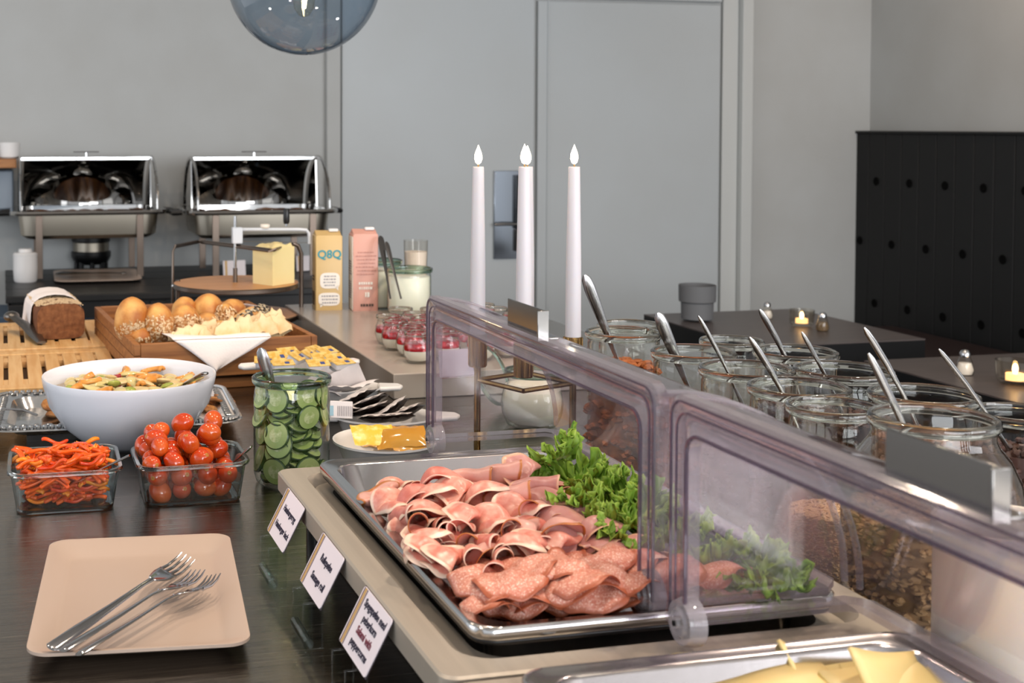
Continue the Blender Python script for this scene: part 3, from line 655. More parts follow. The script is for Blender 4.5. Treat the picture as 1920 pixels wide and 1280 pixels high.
# loaf
rye = mat('rye_crumb', '8a5a38', .9, col2='6b4126', scale=90, bump=.7)
crust = mat('rye_crust', '7c4b2a', .8, col2='5f371d', scale=60, bump=.6)
seed = mat('pale_seeds', 'd8bd97', .7)
seedb = mat('toasted_seeds', 'b58a5b', .7)
blackseed = mat('black_seeds', '35322f', .5)
q0, q1 = P(69, 637, .034), P(160, 634, .034); lw_ = (q1 - q0).length; ll = .24; lh = .070
lo = thing('bread_loaf', 'dark rye loaf with oat-covered top and cut front face', 'bread', ((q0.x + q1.x) / 2 + .0, (q0.y + q1.y) / 2 + .0, ZC + .034), math.atan2(q1.y - q0.y, q1.x - q0.x) + .12)
def loafsec(a, sc=1.): 
    pts = []
    for i in range(28):
        an = 2 * PI * i / 28; c_, s_ = math.cos(an), math.sin(an); e = .42
        x_ = math.copysign(abs(c_) ** e, c_) * lw_ / 2; z_ = lh / 2 + math.copysign(abs(s_) ** e, s_) * lh / 2
        if z_ > lh * .8: z_ += .008 * (1 - (x_ / (lw_ / 2)) ** 2)
        pts.append((x_ * sc, a, z_ * sc + (1 - sc) * lh / 2))
    return pts
mb = MB(); secs = [loafsec(.001, .985)] + [loafsec(ll * t_) for t_ in (.01, .3, .6, .9)] + [loafsec(ll, .9)]
mb.v = [tuple(Vector(p) + Vector(noise.noise_vector(Vector(p) * 40)) * .0015) for s_ in secs for p in s_]
mb.f = [(j * 28 + i, j * 28 + (i + 1) % 28, (j + 1) * 28 + (i + 1) % 28, (j + 1) * 28 + i) for j in range(5) for i in range(28)] + [tuple(range(140, 168))]; mb.mi = [0] * len(mb.f)
mb.build('crust', crust, lo, angle=80)
m2 = MB(); m2.add(loafsec(0, .985), [tuple(range(28))[::-1]]); m2.build('cut_face', rye, lo)
sd = MB()
for i in range(900):
    x_, y_ = fr.uniform(-.47, .47) * lw_, fr.uniform(.004, ll * .95)
    sd.ell((x_, y_, lh + .007 * (1 - (x_ / (lw_ / 2)) ** 2) + .001), (.0040, .0019, .0012), RZ(fr.uniform(0, 3)).to_3x3(), 5, 3)
tag(sd.build('oat_flakes', seed, lo), kind='stuff')
nk = MB(); W2 = lw_ / 2 + .005
prof = [(-W2 - .006, .002), (-W2, .035), (-W2 + .001, lh * .9), (-W2 * .7, lh + .012), (0, lh + .019), (W2 * .7, lh + .012), (W2 * .98, lh * .86), (W2 + .001, lh * .66)]
nk.grid(lambda a, b: (prof[round(a * 7)][0], .06 + b * .16 + (.03 * math.sin(a * 3) if b < .5 else 0), prof[round(a * 7)][1] + .002 * math.sin(b * 8)), 8, 10)
npk = nk.build('paper_napkin', napkinm, solid=.0012, sub=1); npk.matrix_world = Matrix.Translation(lo.location) @ RZ(lo.rotation_euler.z)
tag(npk, 'white napkin wrapped over the back of the dark rye loaf', 'napkin')
# tongs on the loaf board
kn = thing('bread_tongs', 'dull steel bread tongs leaning left of the rye loaf', 'tongs', P(72, 640, .040))
pa = [P(78, 642, .040), P(66, 628, .045), P(52, 612, .055), P(34, 600, .065), P(18, 588, .075)]
pa = [p - kn.location for p in pa]
dull = mat('dull_steel', '77736f', .35, 1.)
MB().tube(pa, [.010, .015, .016, .012, .010], 10, flat=.3, up=(0, 0, 1)).build('upper_arm', dull, kn)
MB().tube([p + Vector((.012, .004, -.012)) for p in pa], [.008, .013, .014, .011, .010], 10, flat=.3, up=(0, 0, 1)).build('lower_arm', dull, kn)
MB().ell(pa[-1] + Vector((.004, 0, -.006)), (.018, .020, .012)).build('hinge', dull, kn)
# ================================================================ wooden bread box
c0, sx_, sy_, rz_ = rect_px((193, 575), (505, 560), (548, 632), (232, 645), .095)
bxr = thing('bread_box', 'open wooden box of rolls and white bread', 'bread box', (c0.x, c0.y, ZC + .027), rz_)
a, b = sx_ / 2, sy_ / 2; hb = .068; wt = .012
MB().box((0, 0, .005), (sx_ - .02, sy_ - .02, .010)).build('bottom', wood, bxr)
for i in range(3):                                                    # boards of the box sides
    z0 = hb * i / 3; zc_ = z0 + hb / 6
    for s in (-1, 1):
        MB().box((s * (a - wt / 2), 0, zc_), (wt, sy_, hb / 3 - .0014)).build('side_board', wood, bxr, bevel=.001)
for s in (-1, 1): MB().box((0, s * (b - wt / 2), hb / 2), (sx_ - 2 * wt - .001, wt, hb)).build('end_board', wood, bxr, bevel=.0015)
rb = thing('wooden_riser', 'darker wooden riser under the bread box', 'riser', (c0.x, c0.y, ZC), rz_)
MB().box((0, 0, .010), (sx_ - .03, sy_ - .03, .020)).build('block', wood, rb, bevel=.002)
MB().box((0, 0, .0235), (sx_ - .06, sy_ - .06, .0065)).build('dark_gap_fill', black, rb)  # black block put in for the dark gap between box and riser
# napkin lining the box and hanging over the front
def NP(u, v, y): return PY(u, v, y)
yf = c0.y - b - .004
pts3 = []
tri = [(322, 636), (500, 626), (407, 694)]
nap = MB()
def nf(p, q):                                                         # p along top edge, q down the flap
    top = P(325 + (505 - 325) * p, 637 - 9 * p, .099); top.y = yf + .004
    tip = P(407, 697, .04); tip.y = yf - .012
    v_ = top.lerp(tip, q); v_.y = yf - .003 - .012 * q * (1 + .3 * math.sin(p * 5)); v_.x += .004 * math.sin(q * 3) * (1 - q); return v_
nap.grid(nf, 14, 12)
def nf2(p, q):
    top = P(325 + (505 - 325) * p, 637 - 9 * p, .099); top.y = yf + .004
    v_ = top + Vector((.02 * q * (1 - 2 * p) * -1, q * .20, .006 * math.sin(p * 9 + q * 3) * q - .02 * q + (.004 if q > 0 else 0))); v_.y += 0; return v_
nap.grid(nf2, 14, 8)
o_ = nap.build('paper_napkin', napkinm, solid=.0008); tag(o_, 'white napkin hanging in a point over the front of the bread box', 'napkin')
nb_ = MB(); nb_.grid(lambda p, q: P(330 + 170 * p, 574 - 3 * math.sin(p * 11) - (2 if q else -14), .098 if q else .06) + Vector((0, 0, .0)), 16, 2)
tag(nb_.build('paper_napkin', napkinm, solid=.0008), 'white napkin corner showing behind the rolls in the box', 'napkin')
# rolls
seedd = mat('grey_seeds', 'b9a98c', .6); toastc = mat('toasted_edge', 'c89a58', .7, col2='dcb67e', scale=60)
rollm = mat('golden_roll_crust', 'd9a45c', .5, col2='a8642a', scale=20, bump=.3, detail=8, bscale=140, pos=(.38, .6))
rollp = mat('pale_roll_crust', 'dfb478', .6, col2='c08545', scale=12, bump=.15, bscale=90)
bread = mat('white_bread', 'e0c79e', .8, col2='c99f62', scale=30, bump=.25, pos=(.45, .75))
def roll(u, v, rx, rz, ry, tilt, az, label, seeds, smat, dep, part=.1, m=rollm):
    p = PY(u, v, dep); t = thing('bread_roll', label, 'bread roll', p, az)
    t.rotation_euler = (tilt, 0, az)
    mb = MB(); mb.ell((0, 0, 0), (rx, ry, rz), nu=28, nv=20)
    mb.v = [tuple(Vector(q) * (1 + .16 * noise.noise(Vector(q) * 16 + Vector((u * .37, v * .21, 0))) + .03 * noise.noise(Vector(q) * 70))) for q in mb.v]
    mb.build('crust', m, t, angle=80)
    if seeds:
        sd = MB(); n_ = 0
        while n_ < seeds:
            d = Vector((fr.gauss(0, 1), fr.gauss(0, 1), fr.gauss(0, 1))).normalized()
            if d.z * .8 + d.y * .35 > part + fr.uniform(-.08, .08) or d.y > .35: 
                continue
            n_ += 1
            q = Vector((d.x * rx, d.y * ry, d.z * rz)) * 1.015
            R = d.to_track_quat('Z', 'Y').to_matrix() @ Matrix.Rotation(fr.uniform(0, 3), 3, 'Z')
            sd.ell(q, (.0042, .0022, .0014), R, 5, 3, mi=fr.randrange(2))
        tag(sd.build('seeds', [smat, seed if smat != blackseed else seedd], t), kind='stuff')
    return t
yb0 = c0.y - b
roll(247, 600, .034, .046, .032, .15, .1, 'leftmost tall golden roll in the box, seeds on its foot', 420, seedb, yb0 + .14, -.25)
roll(297, 610, .029, .042, .030, .1, -.1, 'second roll from the left, seeded over its front', 420, seedb, yb0 + .13, .2)
roll(346, 602, .033, .037, .032, .1, 0, 'third golden roll with thick seeds on its lower half', 460, seedb, yb0 + .15, .05)
roll(346, 584, .026, .030, .030, 0, 0, 'plain golden roll behind the third roll', 0, seedb, yb0 + .23)
roll(390, 587, .036, .040, .034, .1, .2, 'tall plain golden roll at the back middle of the box', 160, seedb, yb0 + .23, -.6)
roll(388, 612, .026, .028, .026, .1, .2, 'seeded roll in front of the tall back roll', 300, seedb, yb0 + .16, .4)
roll(424, 600, .024, .038, .028, .1, -.4, 'narrow seeded roll leaning right of the tall back roll', 320, seedb, yb0 + .20, .5)
roll(436, 588, .028, .030, .030, .1, 0, 'rightmost plain golden roll at the back', 0, seedb, yb0 + .26)
roll(414, 618, .026, .020, .026, .1, -.4, 'pale roll low in the middle of the box', 60, blackseed, yb0 + .14, .0, rollp)
t_ = roll(466, 597, .045, .022, .026, .1, 0, 'roll covered in black seeds lying at the right of the box', 520, blackseed, yb0 + .17, .55, rollp)
t_.rotation_euler = (.1, -.45, -.1)
# filling rolls hidden below so nothing floats
for i, (u, v) in enumerate([(262, 632), (310, 636), (362, 630), (414, 634), (470, 622), (500, 618)]):
    roll(u, v, .030, .024, .03, 0, i, 'roll in the lower layer of the bread box, mostly hidden', 90 if i < 3 else 0, seedb, yb0 + .13 + .02 * (i % 2), -.2)['group'] = 'lower rolls in the box'
brs = []
for i, (u, v, wd, hh, rt) in enumerate([(352, 631, .034, .016, .1), (374, 630, .028, .020, -.3), (384, 633, .02, .018, .4), (392, 627, .030, .024, .3), (412, 630, .026, .02, -.1), (428, 625, .030, .026, .35), (440, 629, .026, .022, -.25), (456, 621, .030, .026, .2), (470, 624, .028, .024, -.35), (484, 616, .030, .026, .3), (498, 619, .030, .026, -.2), (512, 611, .032, .028, .15), (524, 616, .026, .024, -.3), (336, 634, .026, .012, 0), (505, 624, .028, .02, .1)]):
    p = PY(u, v, yb0 + .045 + .03 * fr.random() + (.03 if i in (9, 11, 3) else 0)); mb = MB()
    W_, H_ = wd * .85, hh * 1.25; th_ = .013; nn = 16; pts = [(W_ * math.cos(PI * k / nn) * (1 + .12 * math.sin(k * 2.3 + i)), -H_ * .5 + H_ * 1.5 * math.sin(PI * k / nn) ** .8 * (1 + .10 * math.sin(k * 1.7 + i * 2))) for k in range(nn + 1)]
    ins = [(x * .90, z * .9) for x, z in pts]; m_ = len(pts)
    vs = [(x, -th_ / 2, z) for x, z in ins] + [(x, -th_ / 4, z) for x, z in pts] + [(x, th_ / 4, z) for x, z in pts] + [(x, th_ / 2, z) for x, z in ins]
    vs = [tuple(Vector(q) + Vector(noise.noise_vector(Vector(q) * 90 + Vector((i, 0, 0)))) * .003) for q in vs]
    mb.add(vs, [tuple(range(m_)), tuple(range(3 * m_, 4 * m_))[::-1]] + [(j * m_ + k, j * m_ + k + 1, (j + 1) * m_ + k + 1, (j + 1) * m_ + k) for j in (0, 2) for k in range(m_ - 1)], mi=0)
    mb.f += [(1 * m_ + k, 1 * m_ + k + 1, 2 * m_ + k + 1, 2 * m_ + k) for k in range(m_ - 1)]; mb.mi += [1] * (m_ - 1)
    o_ = mb.build('bread_slice', [bread, toastc], loc=p, angle=50); o_.rotation_euler = (-.5, rt * 1.5, fr.uniform(-.3, .3))
    tag(o_, 'torn slice of white bread', 'bread slice', 'white bread slices in the box'); brs.append(o_)
number(brs, 'torn white bread slice on the napkin')
# ================================================================ two-tier stand
sc = P(443, 529, .118)
st = thing('tiered_stand', 'two-tier round wooden serving stand with bent bronze frame', 'stand', (sc.x, sc.y, ZC))
bd_r = 118 / F * (sc - CAM).dot(fwd)
for z_, nm in ((.106, 'upper_board'), (.030, 'lower_board')):
    o_ = MB().lathe([(0, z_), (bd_r - .002, z_), (bd_r, z_ + .002), (bd_r, z_ + .010), (bd_r - .002, z_ + .012), (0, z_ + .012)], 64)
    o_.mi = [1 if 64 <= i < 64 * 4 else 0 for i in range(len(o_.f))]
    o_.build(nm, [beech, bronze], st)
def loc_(p): return p - Vector((sc.x, sc.y, ZC))
A_, B_, C_, D_ = (loc_(P(u, v, .206)) for u, v in ((324, 462), (374, 453), (511, 469), (556, 456)))
A0 = Vector((A_.x - .002, A_.y, 0)); D0 = Vector((D_.x + .012, D_.y, 0))
MB().tube([A0, A0.lerp(A_, .5), A_ - Vector((0, 0, .012)), A_ + Vector((.006, .003, 0)), A_.lerp(B_, .5), B_ - Vector((.005, 0, 0)), B_ + Vector((.006, -.004, 0)), B_.lerp(C_, .5), C_ - Vector((.008, 0, 0)), C_ + Vector((.006, .004, 0)), D_ - Vector((.012, 0, 0)), D_ + Vector((.004, 0, -.006)), Vector((D0.x, D0.y, .18)), D0], .0055, 8, flat=.6).build('bent_frame', bronze, st)
MB().cyl(.006, 0, .12, 12, T(A_.x + .016, A_.y + .03, 0)).build('post', bronze, st)
for p_ in (A_, D_):
    for z_ in (.110, .036): MB().ell((p_.x * .985, p_.y * .9, z_), (.007, .007, .007), nu=10, nv=6).build('bolt', chrome, st)
for k_ in range(3): MB().cyl(.008, 0, .032, 10, T(.09 * math.cos(k_ * 2.1), .09 * math.sin(k_ * 2.1), 0)).build('foot', bronze, st)
# cheese block
pf, pl_, pr_ = P(511, 536, .118), P(474, 531, .118), P(552, 530, .118)
hz = 70 / F * (pf - CAM).dot(fwd)
back_ = pl_ + (pr_ - pf)
cb = MB(); n_ = 10
base = [pf, pr_, back_, pl_]
tv = []
def topz(p): return ZC + .118 + hz + .006 * noise.noise(p * 60) + .006
cb.add([tuple(p) for p in base] + [(p.x, p.y, ZC + .118 + hz) for p in base], [(0, 1, 5, 4), (1, 2, 6, 5), (2, 3, 7, 6), (3, 0, 4, 7), (3, 2, 1, 0)])
def tf(p, q):
    v_ = pf.lerp(pr_, p).lerp(pl_.lerp(back_, p), q); ed = min(p, 1 - p, q, 1 - q); v_.z = ZC + .118 + hz + (0 if ed < .01 else .005 + .008 * noise.noise(v_ * 70)); return v_
cb.grid(tf, 12, 12)
cheesem = mat('yellow_cheese', 'e3cf93', .42, col2='e8d69e', scale=5, sss=.12)
tag(cb.build('cheese_block', cheesem), 'tall block of pale yellow cheese on the upper wooden board', 'cheese')
# cheese slicer
cs0 = P(441, 529, .118)
cs = thing('cheese_slicer', 'upright cheese slicer with steel rod, white bow and black handle', 'cheese slicer', cs0); dz_ = (cs0 - CAM).dot(fwd)
def q2(u, v): return PY(u, v, cs0.y) - cs0
MB().cyl(.0055, 0, .035, 14).build('rod_foot', bronze, cs)
MB().cyl(.0038, .03, q2(441, 405).z, 14).build('rod', chrome, cs)
cream = mat('light_grey_coating', 'c9cdd2', .35)
a1, a2 = q2(435, 426), q2(454, 456)
MB().box(((a1.x + a2.x) / 2, 0, (a1.z + a2.z) / 2), (a2.x - a1.x, .02, a1.z - a2.z)).build('slide_block', cream, cs, bevel=.002)
MB().tube([q2(450, 430), q2(500, 430), q2(560, 430), q2(574, 431), q2(579, 437), q2(580, 457)], .0055, 8, flat=.8).build('bow', cream, cs)
MB().tube([q2(454, 452), q2(580, 455)], .0006, 5).build('wire', chrome, cs)
MB().lathe([(.009, 0), (.012, .004), (.012, .009), (.009, .011), (0, .011)], 16, T(*q2(497, 428))).build('knob', mat('cream_plastic', 'e5ddd0', .4), cs)
h_ = q2(537, 424)
MB().cyl(.0025, 0, .008, 8, T(*h_)).build('handle_stem', cutlery, cs)
MB().lathe([(0, .006), (.006, .006), (.008, .012), (.0078, .040), (.006, .044), (0, .044)], 14, T(*h_)).build('handle', black, cs)
# ================================================================ cartons on the slab
SZ = .047
def carton(fl, fr_, topv, side_u, label, m, fm_):
    a_, b_ = P(*fl, SZ), P(*fr_, SZ); wd = (b_ - a_).length; ang = math.atan2(b_.y - a_.y, b_.x - a_.x)
    c_ = (a_ + b_) / 2; dep = wd * .98; hh = (fl[1] - topv) / F * (a_ - CAM).dot(fwd)
    t = thing('drink_carton', label, 'carton', (c_.x - math.sin(ang) * dep / 2, c_.y + math.cos(ang) * dep / 2, ZC + SZ), ang)
    mb = MB(); mb.loops([(wd / 2, dep / 2, .002, 0), (wd / 2, dep / 2, .002, hh * .93), (wd / 2 - .003, dep / 2 - .001, .002, hh * .945)], 3, capb=True, capt=True)
    mb.add([(-wd / 2 + .002, -dep / 2 + .004, hh * .94), (wd / 2 - .002, -dep / 2 + .004, hh * .94), (wd / 2 - .002, dep / 2 - .004, hh * .94), (-wd / 2 + .002, dep / 2 - .004, hh * .94), (-wd / 2 + .002, 0, hh), (wd / 2 - .002, 0, hh * .99)], [(0, 1, 5, 4), (2, 3, 4, 5), (0, 4, 3), (1, 2, 5)])
    mb.build('body', m, t)
    MB().box((wd * .22, -.004, hh * 1.0), (.024, .018, .008)).build('cap', whiteware, t, bevel=.003)
    FR = T(0, -dep / 2 - .0006, 0) @ RX(PI / 2)
    return t, wd, dep, hh, FR
ivory = mat('ivory_print', 'e9e2d8', .5)
teal = mat('teal_print', '2f8c98', .5); darkp = mat('dark_print', '4a3b33', .6); ink = mat('black_ink', '1c1630', .6)
c1, wd, dep, hh, FR = carton((592, 582), (642, 581), 433, 580, 'golden drink carton with teal letters and two white speech bubbles', mat('golden_carton', 'c9ab74', .38, col2='c3a268', scale=6), None)
text('Q8Q', .028, teal, c1, FR @ T(-wd / 2 + .004, hh * .66, .0004), bold=.0006)
def bubble(t, FR, x, y, w_, h_, m, lines, tail):
    pts = [(x + math.copysign(abs(math.cos(k / 24 * 2 * PI)) ** .55, math.cos(k / 24 * 2 * PI)) * w_ / 2, y + math.copysign(abs(math.sin(k / 24 * 2 * PI)) ** .55, math.sin(k / 24 * 2 * PI)) * h_ / 2) for k in range(24)]
    MB().prism(pts, .0006, FR).build('speech_bubble', m, t)
    MB().prism([(x + tail * w_ * .25, y - h_ * .42), (x + tail * w_ * .42, y - h_ * .62), (x + tail * w_ * .42, y - h_ * .3)], .0006, FR).build('bubble_tail', m, t)
bubble(c1, FR, .002, hh * .375, wd * .74, hh * .20, ivory, 4, 1); bubble(c1, FR, 0, hh * .14, wd * .80, hh * .165, ivory, 3, -1)
def squiggle(t, FR, x, y, w_, rows, lh_, m, hgt=.0022):
    r_ = random.Random(int(x * 1e5 + y * 1e4)); mb = MB()
    for k in range(rows):
        xx = x - w_ / 2 * r_.uniform(.8, 1); ee = x + w_ / 2 * r_.uniform(.8, 1)
        while xx < ee:
            q_ = r_.uniform(.0015, .006); mb.box((xx + q_ / 2, y - k * lh_, .0009), (q_, hgt, .0004), FR); xx += q_ + .0018
    tag(mb.build('small_print', m, t), kind='stuff')
grp = mat('grey_print', '8d8a90', .6)
squiggle(c1, FR, .002, hh * .43, wd * .5, 4, hh * .038, grp, .003); squiggle(c1, FR, 0, hh * .18, wd * .58, 3, hh * .042, grp, .003)
LS = T(-wd / 2 - .0006, 0, 0) @ RZ(-PI / 2) @ RX(PI / 2)
squiggle(c1, LS, 0, hh * .42, dep * .5, 2, .008, darkp, .004); squiggle(c1, LS, 0, hh * .22, dep * .6, 7, .005, darkp, .003)
c2_, wd, dep, hh, FR = carton((662, 583), (709, 582), 430, 648, 'pink drink carton with white left side standing beside the yogurt jars', mat('pink_carton', 'cf9b8b', .4, col2='cb9485', scale=5), None)
MB().box((-wd / 2 - .0006, 0, hh * .46), (.001, dep * .96, hh * .9)).build('white_side_panel', ivory, c2_)
LS = T(-wd / 2 - .0013, 0, 0) @ RZ(-PI / 2) @ RX(PI / 2)
squiggle(c2_, LS, 0, hh * .60, dep * .5, 6, .006, grp, .003); squiggle(c2_, LS, 0, hh * .35, dep * .55, 8, .0055, grp, .003)
rosy = mat('rose_print', 'b98074', .6)
squiggle(c2_, FR, .0, hh * .72, wd * .8, 7, hh * .045, rosy, .002)
squiggle(c2_, FR, 0, hh * .34, wd * .6, 2, .012, ivory, .006); squiggle(c2_, FR, .004, hh * .20, wd * .2, 1, .01, ivory, .012)
squiggle(c2_, FR, 0, hh * .07, wd * .5, 1, .01, darkp, .006)
# ================================================================ glass jars
def jar(loc, label, rim_r, hgt, body_r=None, shape='cyl', cat='jar', group=None, gm=None, rm=None, name='glass_jar', n=48):
    gm = gm or glass; rm = rm or rimglass
    t = thing(name, label, cat, loc, 0, group); r = rim_r; br = body_r or r * .93
    if shape == 'cyl': pr = [(0, .003), (br * .80, .003), (br * .86, 0), (br * .94, .004), (br, .016), (br, hgt * .80), (r * .93, hgt - .018), (r * .90, hgt - .012), (r * .93, hgt - .008)]
    elif shape == 'bulb': pr = [(0, .004), (br * .62, .004), (br * .68, 0), (br * .86, .010), (br * .98, hgt * .25), (br, hgt * .45), (br * .99, hgt * .64), (br * .93, hgt * .76), (br * .82, hgt * .84), (r * .98, hgt * .89), (r * .93, hgt * .92), (r * .93, hgt - .006)]
    else: pr = [(0, .003), (br * .55, .003), (br * .60, 0), (br * .80, .004), (br * .95, hgt * .22), (br, hgt * .42), (br * .93, hgt * .62), (r * .86, hgt * .78), (r * .84, hgt * .86), (r * .92, hgt - .005)]
    MB().lathe(pr, n).build('jar_wall', gm, t, angle=60)
    tk = min(.0045, r * .09)
    MB().lathe([(r * .91, hgt - tk * 2.2), (r * .97, hgt - tk * 2.4), (r, hgt - tk * 1.6), (r, hgt - tk * .5), (r * .97, hgt), (r * .92, hgt), (r * .89, hgt - tk * .8)], n, closed=True).build('rim', rm, t, angle=60)
    return t
yog = mat('yogurt', 'e6e4d4', .35, sss=.1)
def filling(loc, r, z0, z1, m, label, cat='yogurt', group=None, name='yogurt_filling', shape=None, bumps=.002):
    pr = [(0, z0), (r * .92, z0), (r, z0 + .004), (r, z1 - .003)] if shape is None else [(q * r, z0 + (z1 - z0) * k) for q, k in shape]
    mb = MB().lathe(pr + [(pr[-1][0] * .96, z1), (pr[-1][0] * .6, z1 + bumps), (0, z1)], 32)
    return tag(mb.build(name, m, loc=loc, angle=60), label, cat, group)
def spoon(tip, top, label, w_=.006, rnd=1., curve=.0, cat='spoon', bowl_=True, m=None, group=None):
    tip, top = Vector(tip), Vector(top); t = thing('spoon', label, cat, tip, 0, group); d = top - tip; Ln = d.length
    side = Vector((d.z, 0, -d.x)).normalized(); m = m or mat('spoon_steel', '8f8d8c', .2, 1.)
    ps = [tip * 0 + d * k + side * curve * math.sin(k * PI) for k in (0, .15, .35, .55, .75, .9, .97, 1)]
    MB().tube(ps, [.0022, .0022, .0026, w_ * .6, w_ * .9, w_, w_ * .8, w_ * .3], 10, flat=.3, up=(fwd if rnd else side)).build('handle', m, t)
    if bowl_:
        M = d.to_track_quat('Z', 'Y').to_matrix(); MB().ell((0, 0, 0), (.016, .005, .026), M).build('bowl', m, t)
    return t
j1 = P(767, 588, SZ); jar(j1, 'large yogurt jar with green rim in front of the glass, on the slab', .057, .112, shape='cyl', gm=gglass, rm=grim)
filling(j1, .050, .005, .092, yog, 'white yogurt filling the large front jar on the slab')
j2 = P(735, 583, SZ) + Vector((-.01, .07, 0)); jar(j2, 'second yogurt jar partly behind the large one, beside the pink carton', .056, .120, shape='cyl', gm=gglass, rm=grim)
filling(j2, .049, .005, .095, yog, 'white yogurt in the second jar behind the large one')
spoon(P(732, 560, .10), PY(713, 442, j1.y + .05), 'shiny spoon handle standing in the rear yogurt jar', .008, bowl_=False)
spoon(P(752, 560, .10), PY(724, 453, j1.y + .01), 'duller spoon handle leaning in the front yogurt jar', .006, bowl_=False)
pg = PY(727, 432, 3.42); gt = thing('drinking_glass', 'tall clear glass of milk behind the yogurt jars', 'glass', (pg.x, 3.36 - .2, ZC + SZ))
gt.location = (pg.x, 3.17, ZC + SZ)
hh = pg.z - ZC - SZ - .005
MB().lathe([(0, .004), (.022, .004), (.024, 0), (.028, .05), (.031, hh)], 32).build('glass_wall', clearg, gt)
tag(MB().lathe([(0, .006), (.022, .006), (.029, hh * .82), (0, hh * .82)], 28).build('milk', mat('milk', 'e8ddd2', .4), loc=gt.location), 'pale milk in the tall glass', 'milk')
# dessert jars
dm = mat('dessert_cream', 'e9e3d5', .35, sss=.1); berry = mat('berry_compote', '8e1220', .12, col2='d0303a', scale=120, pos=(.45, .7), coat=.4)
dessert_n = 0
def dessert(loc, label):
    t = thing('dessert_jar', label, 'dessert jar', loc, 0, 'small dessert jars on the slab'); r = .0285
    MB().lathe([(0, .003), (r * .55, .003), (r * .62, 0), (r * .85, .006), (r, .024), (r * .95, .036), (r * .80, .047), (r * .80, .052), (r * .9, .056)], 28).build('jar_wall', glass, t, angle=60)
    MB().lathe([(r * .80, .054), (r * .90, .053), (r * .93, .057), (r * .90, .060), (r * .82, .059)], 28, closed=True).build('rim', rimglass, t)
    MB().lathe([(0, .005), (r * .60, .005), (r * .88, .014), (r * .92, .024), (0, .025)], 24).build('cream', dm, t)
    MB().lathe([(r * .92, .0245), (r * .93, .030), (r * .84, .037), (r * .4, .040), (0, .038)], 24).build('berry_layer', berry, t); return t
g0 = P(786, 681, SZ); dj = None
for i in range(4):
    for j in range(5):
        x_, y_ = g0.x + i * .064 + (.008 if j % 2 else 0), g0.y + .01 + j * .074 + (i % 2) * .02
        if i == 0 and j > 3: continue
        lb = f'berry dessert jar, {ORD[j]} from the near end, {ORD[i]} row from slab edge'
        if dj is None: dj = dessert((x_, y_, ZC + SZ), lb)
        else: dup(dj, (x_, y_, ZC + SZ), fr.uniform(0, 6), lb)
for (u, v) in ((930, 600), (965, 612), (905, 592), (1000, 615)):
    p = P(u, v + 28, SZ); p.z = ZC + SZ
    dup(dj, p, 0, 'dessert jar with glass rim showing above the cover, between the candles')
# lavender sign on the slab
p = P(861, 707, SZ); sg = thing('table_sign', 'blank pale card in a clear holder at the near end of the slab', 'sign', p, .15)
MB().box((0, 0, .026), (.078, .0015, .048), RX(-.12)).build('card', mat('lilac_card', 'd3cbd6', .7), sg)
MB().box((0, -.002, .026), (.082, .001, .052), RX(-.12)).build('holder', acryl, sg)
MB().box((0, .012, .002), (.078, .034, .003)).build('holder_foot', acryl, sg)
# ================================================================ white handled dishes
def oval_dish(u, v, label, L_, W_, rz, z=.055, handle=True, name='oval_dish'):
    p = P(u, v, z); p.z = ZC; t = thing(name, label, 'dish', p, rz)
    h = z; mb = MB()
    def ring(k, zz, inner=0.): return [((L_ * k) * math.cos(2 * PI * i / 48), (W_ * k) * math.sin(2 * PI * i / 48), zz) for i in range(48)]
    lv = [(.58, 0), (.62, .002), (.80, h * .5), (.93, h * .92), (1.0, h - .002), (1.0, h + .001), (.96, h), (.90, h * .86), (.76, h * .42), (.55, .006)]
    for k, zz in lv: mb.v += ring(k, zz)
    mb.f = [(j * 48 + i, j * 48 + (i + 1) % 48, (j + 1) * 48 + (i + 1) % 48, (j + 1) * 48 + i) for j in range(len(lv) - 1) for i in range(48)] + [tuple(range(48))[::-1], tuple(range(48 * (len(lv) - 1), 48 * len(lv)))]
    mb.mi = [0] * len(mb.f); mb.build('dish_body', whiteware, t, angle=60)
    if handle:
        for s in (-1, 1):
            pts = [(s * L_ * .90, -W_ * .42), (s * (L_ + .030), -.016), (s * (L_ + .036), 0), (s * (L_ + .030), .016), (s * L_ * .90, W_ * .42)]
            MB().prism(pts, .008, T(0, 0, h - .006)).build('handle', whiteware, t, bevel=.0035, seg=3)
    return t
d1_ = oval_dish(562, 680, 'white oval dish with lug handles holding butter portions', .078, .052, .02, z=.070)
d2_ = oval_dish(640, 724, 'white oval dish with lug handles holding folded sachets', .070, .054, -.2)
d3_ = oval_dish(722, 778, 'white oval dish with lug handles full of dark wrapped sachets', .080, .062, -.25)
p4 = P(723, 823, .055); d4_ = oval_dish(723, 823, 'white round bowl of honey-coloured sachets beside the steel pan', .0755, .0755, 0, handle=False, name='round_bowl')
gold = mat('butter_foil_gold', 'c9a046', .4, col2='ddc07a', scale=110, pos=(.4, .6)); whitepk = mat('white_plastic_tub', 'dcdce2', .35)
bluep = mat('blue_print', '3a4a80', .6)
buts = []
def butter(u, v, rz, tilt, label):
    p = P(u, v, .080); t = thing('butter_portion', label, 'butter', p, rz, 'butter portions in the oval dish'); t.rotation_euler = (-tilt, 0, rz)
    MB().box((0, 0, 0), (.036, .022, .011)).build('tub', whitepk, t, bevel=.002)
    MB().box((0, 0, .0065), (.040, .026, .0012)).build('foil_lid', gold, t)
    MB().box((.007, -.003, .0073), (.008, .009, .0004)).build('printed_bars', bluep, t); buts.append(t)
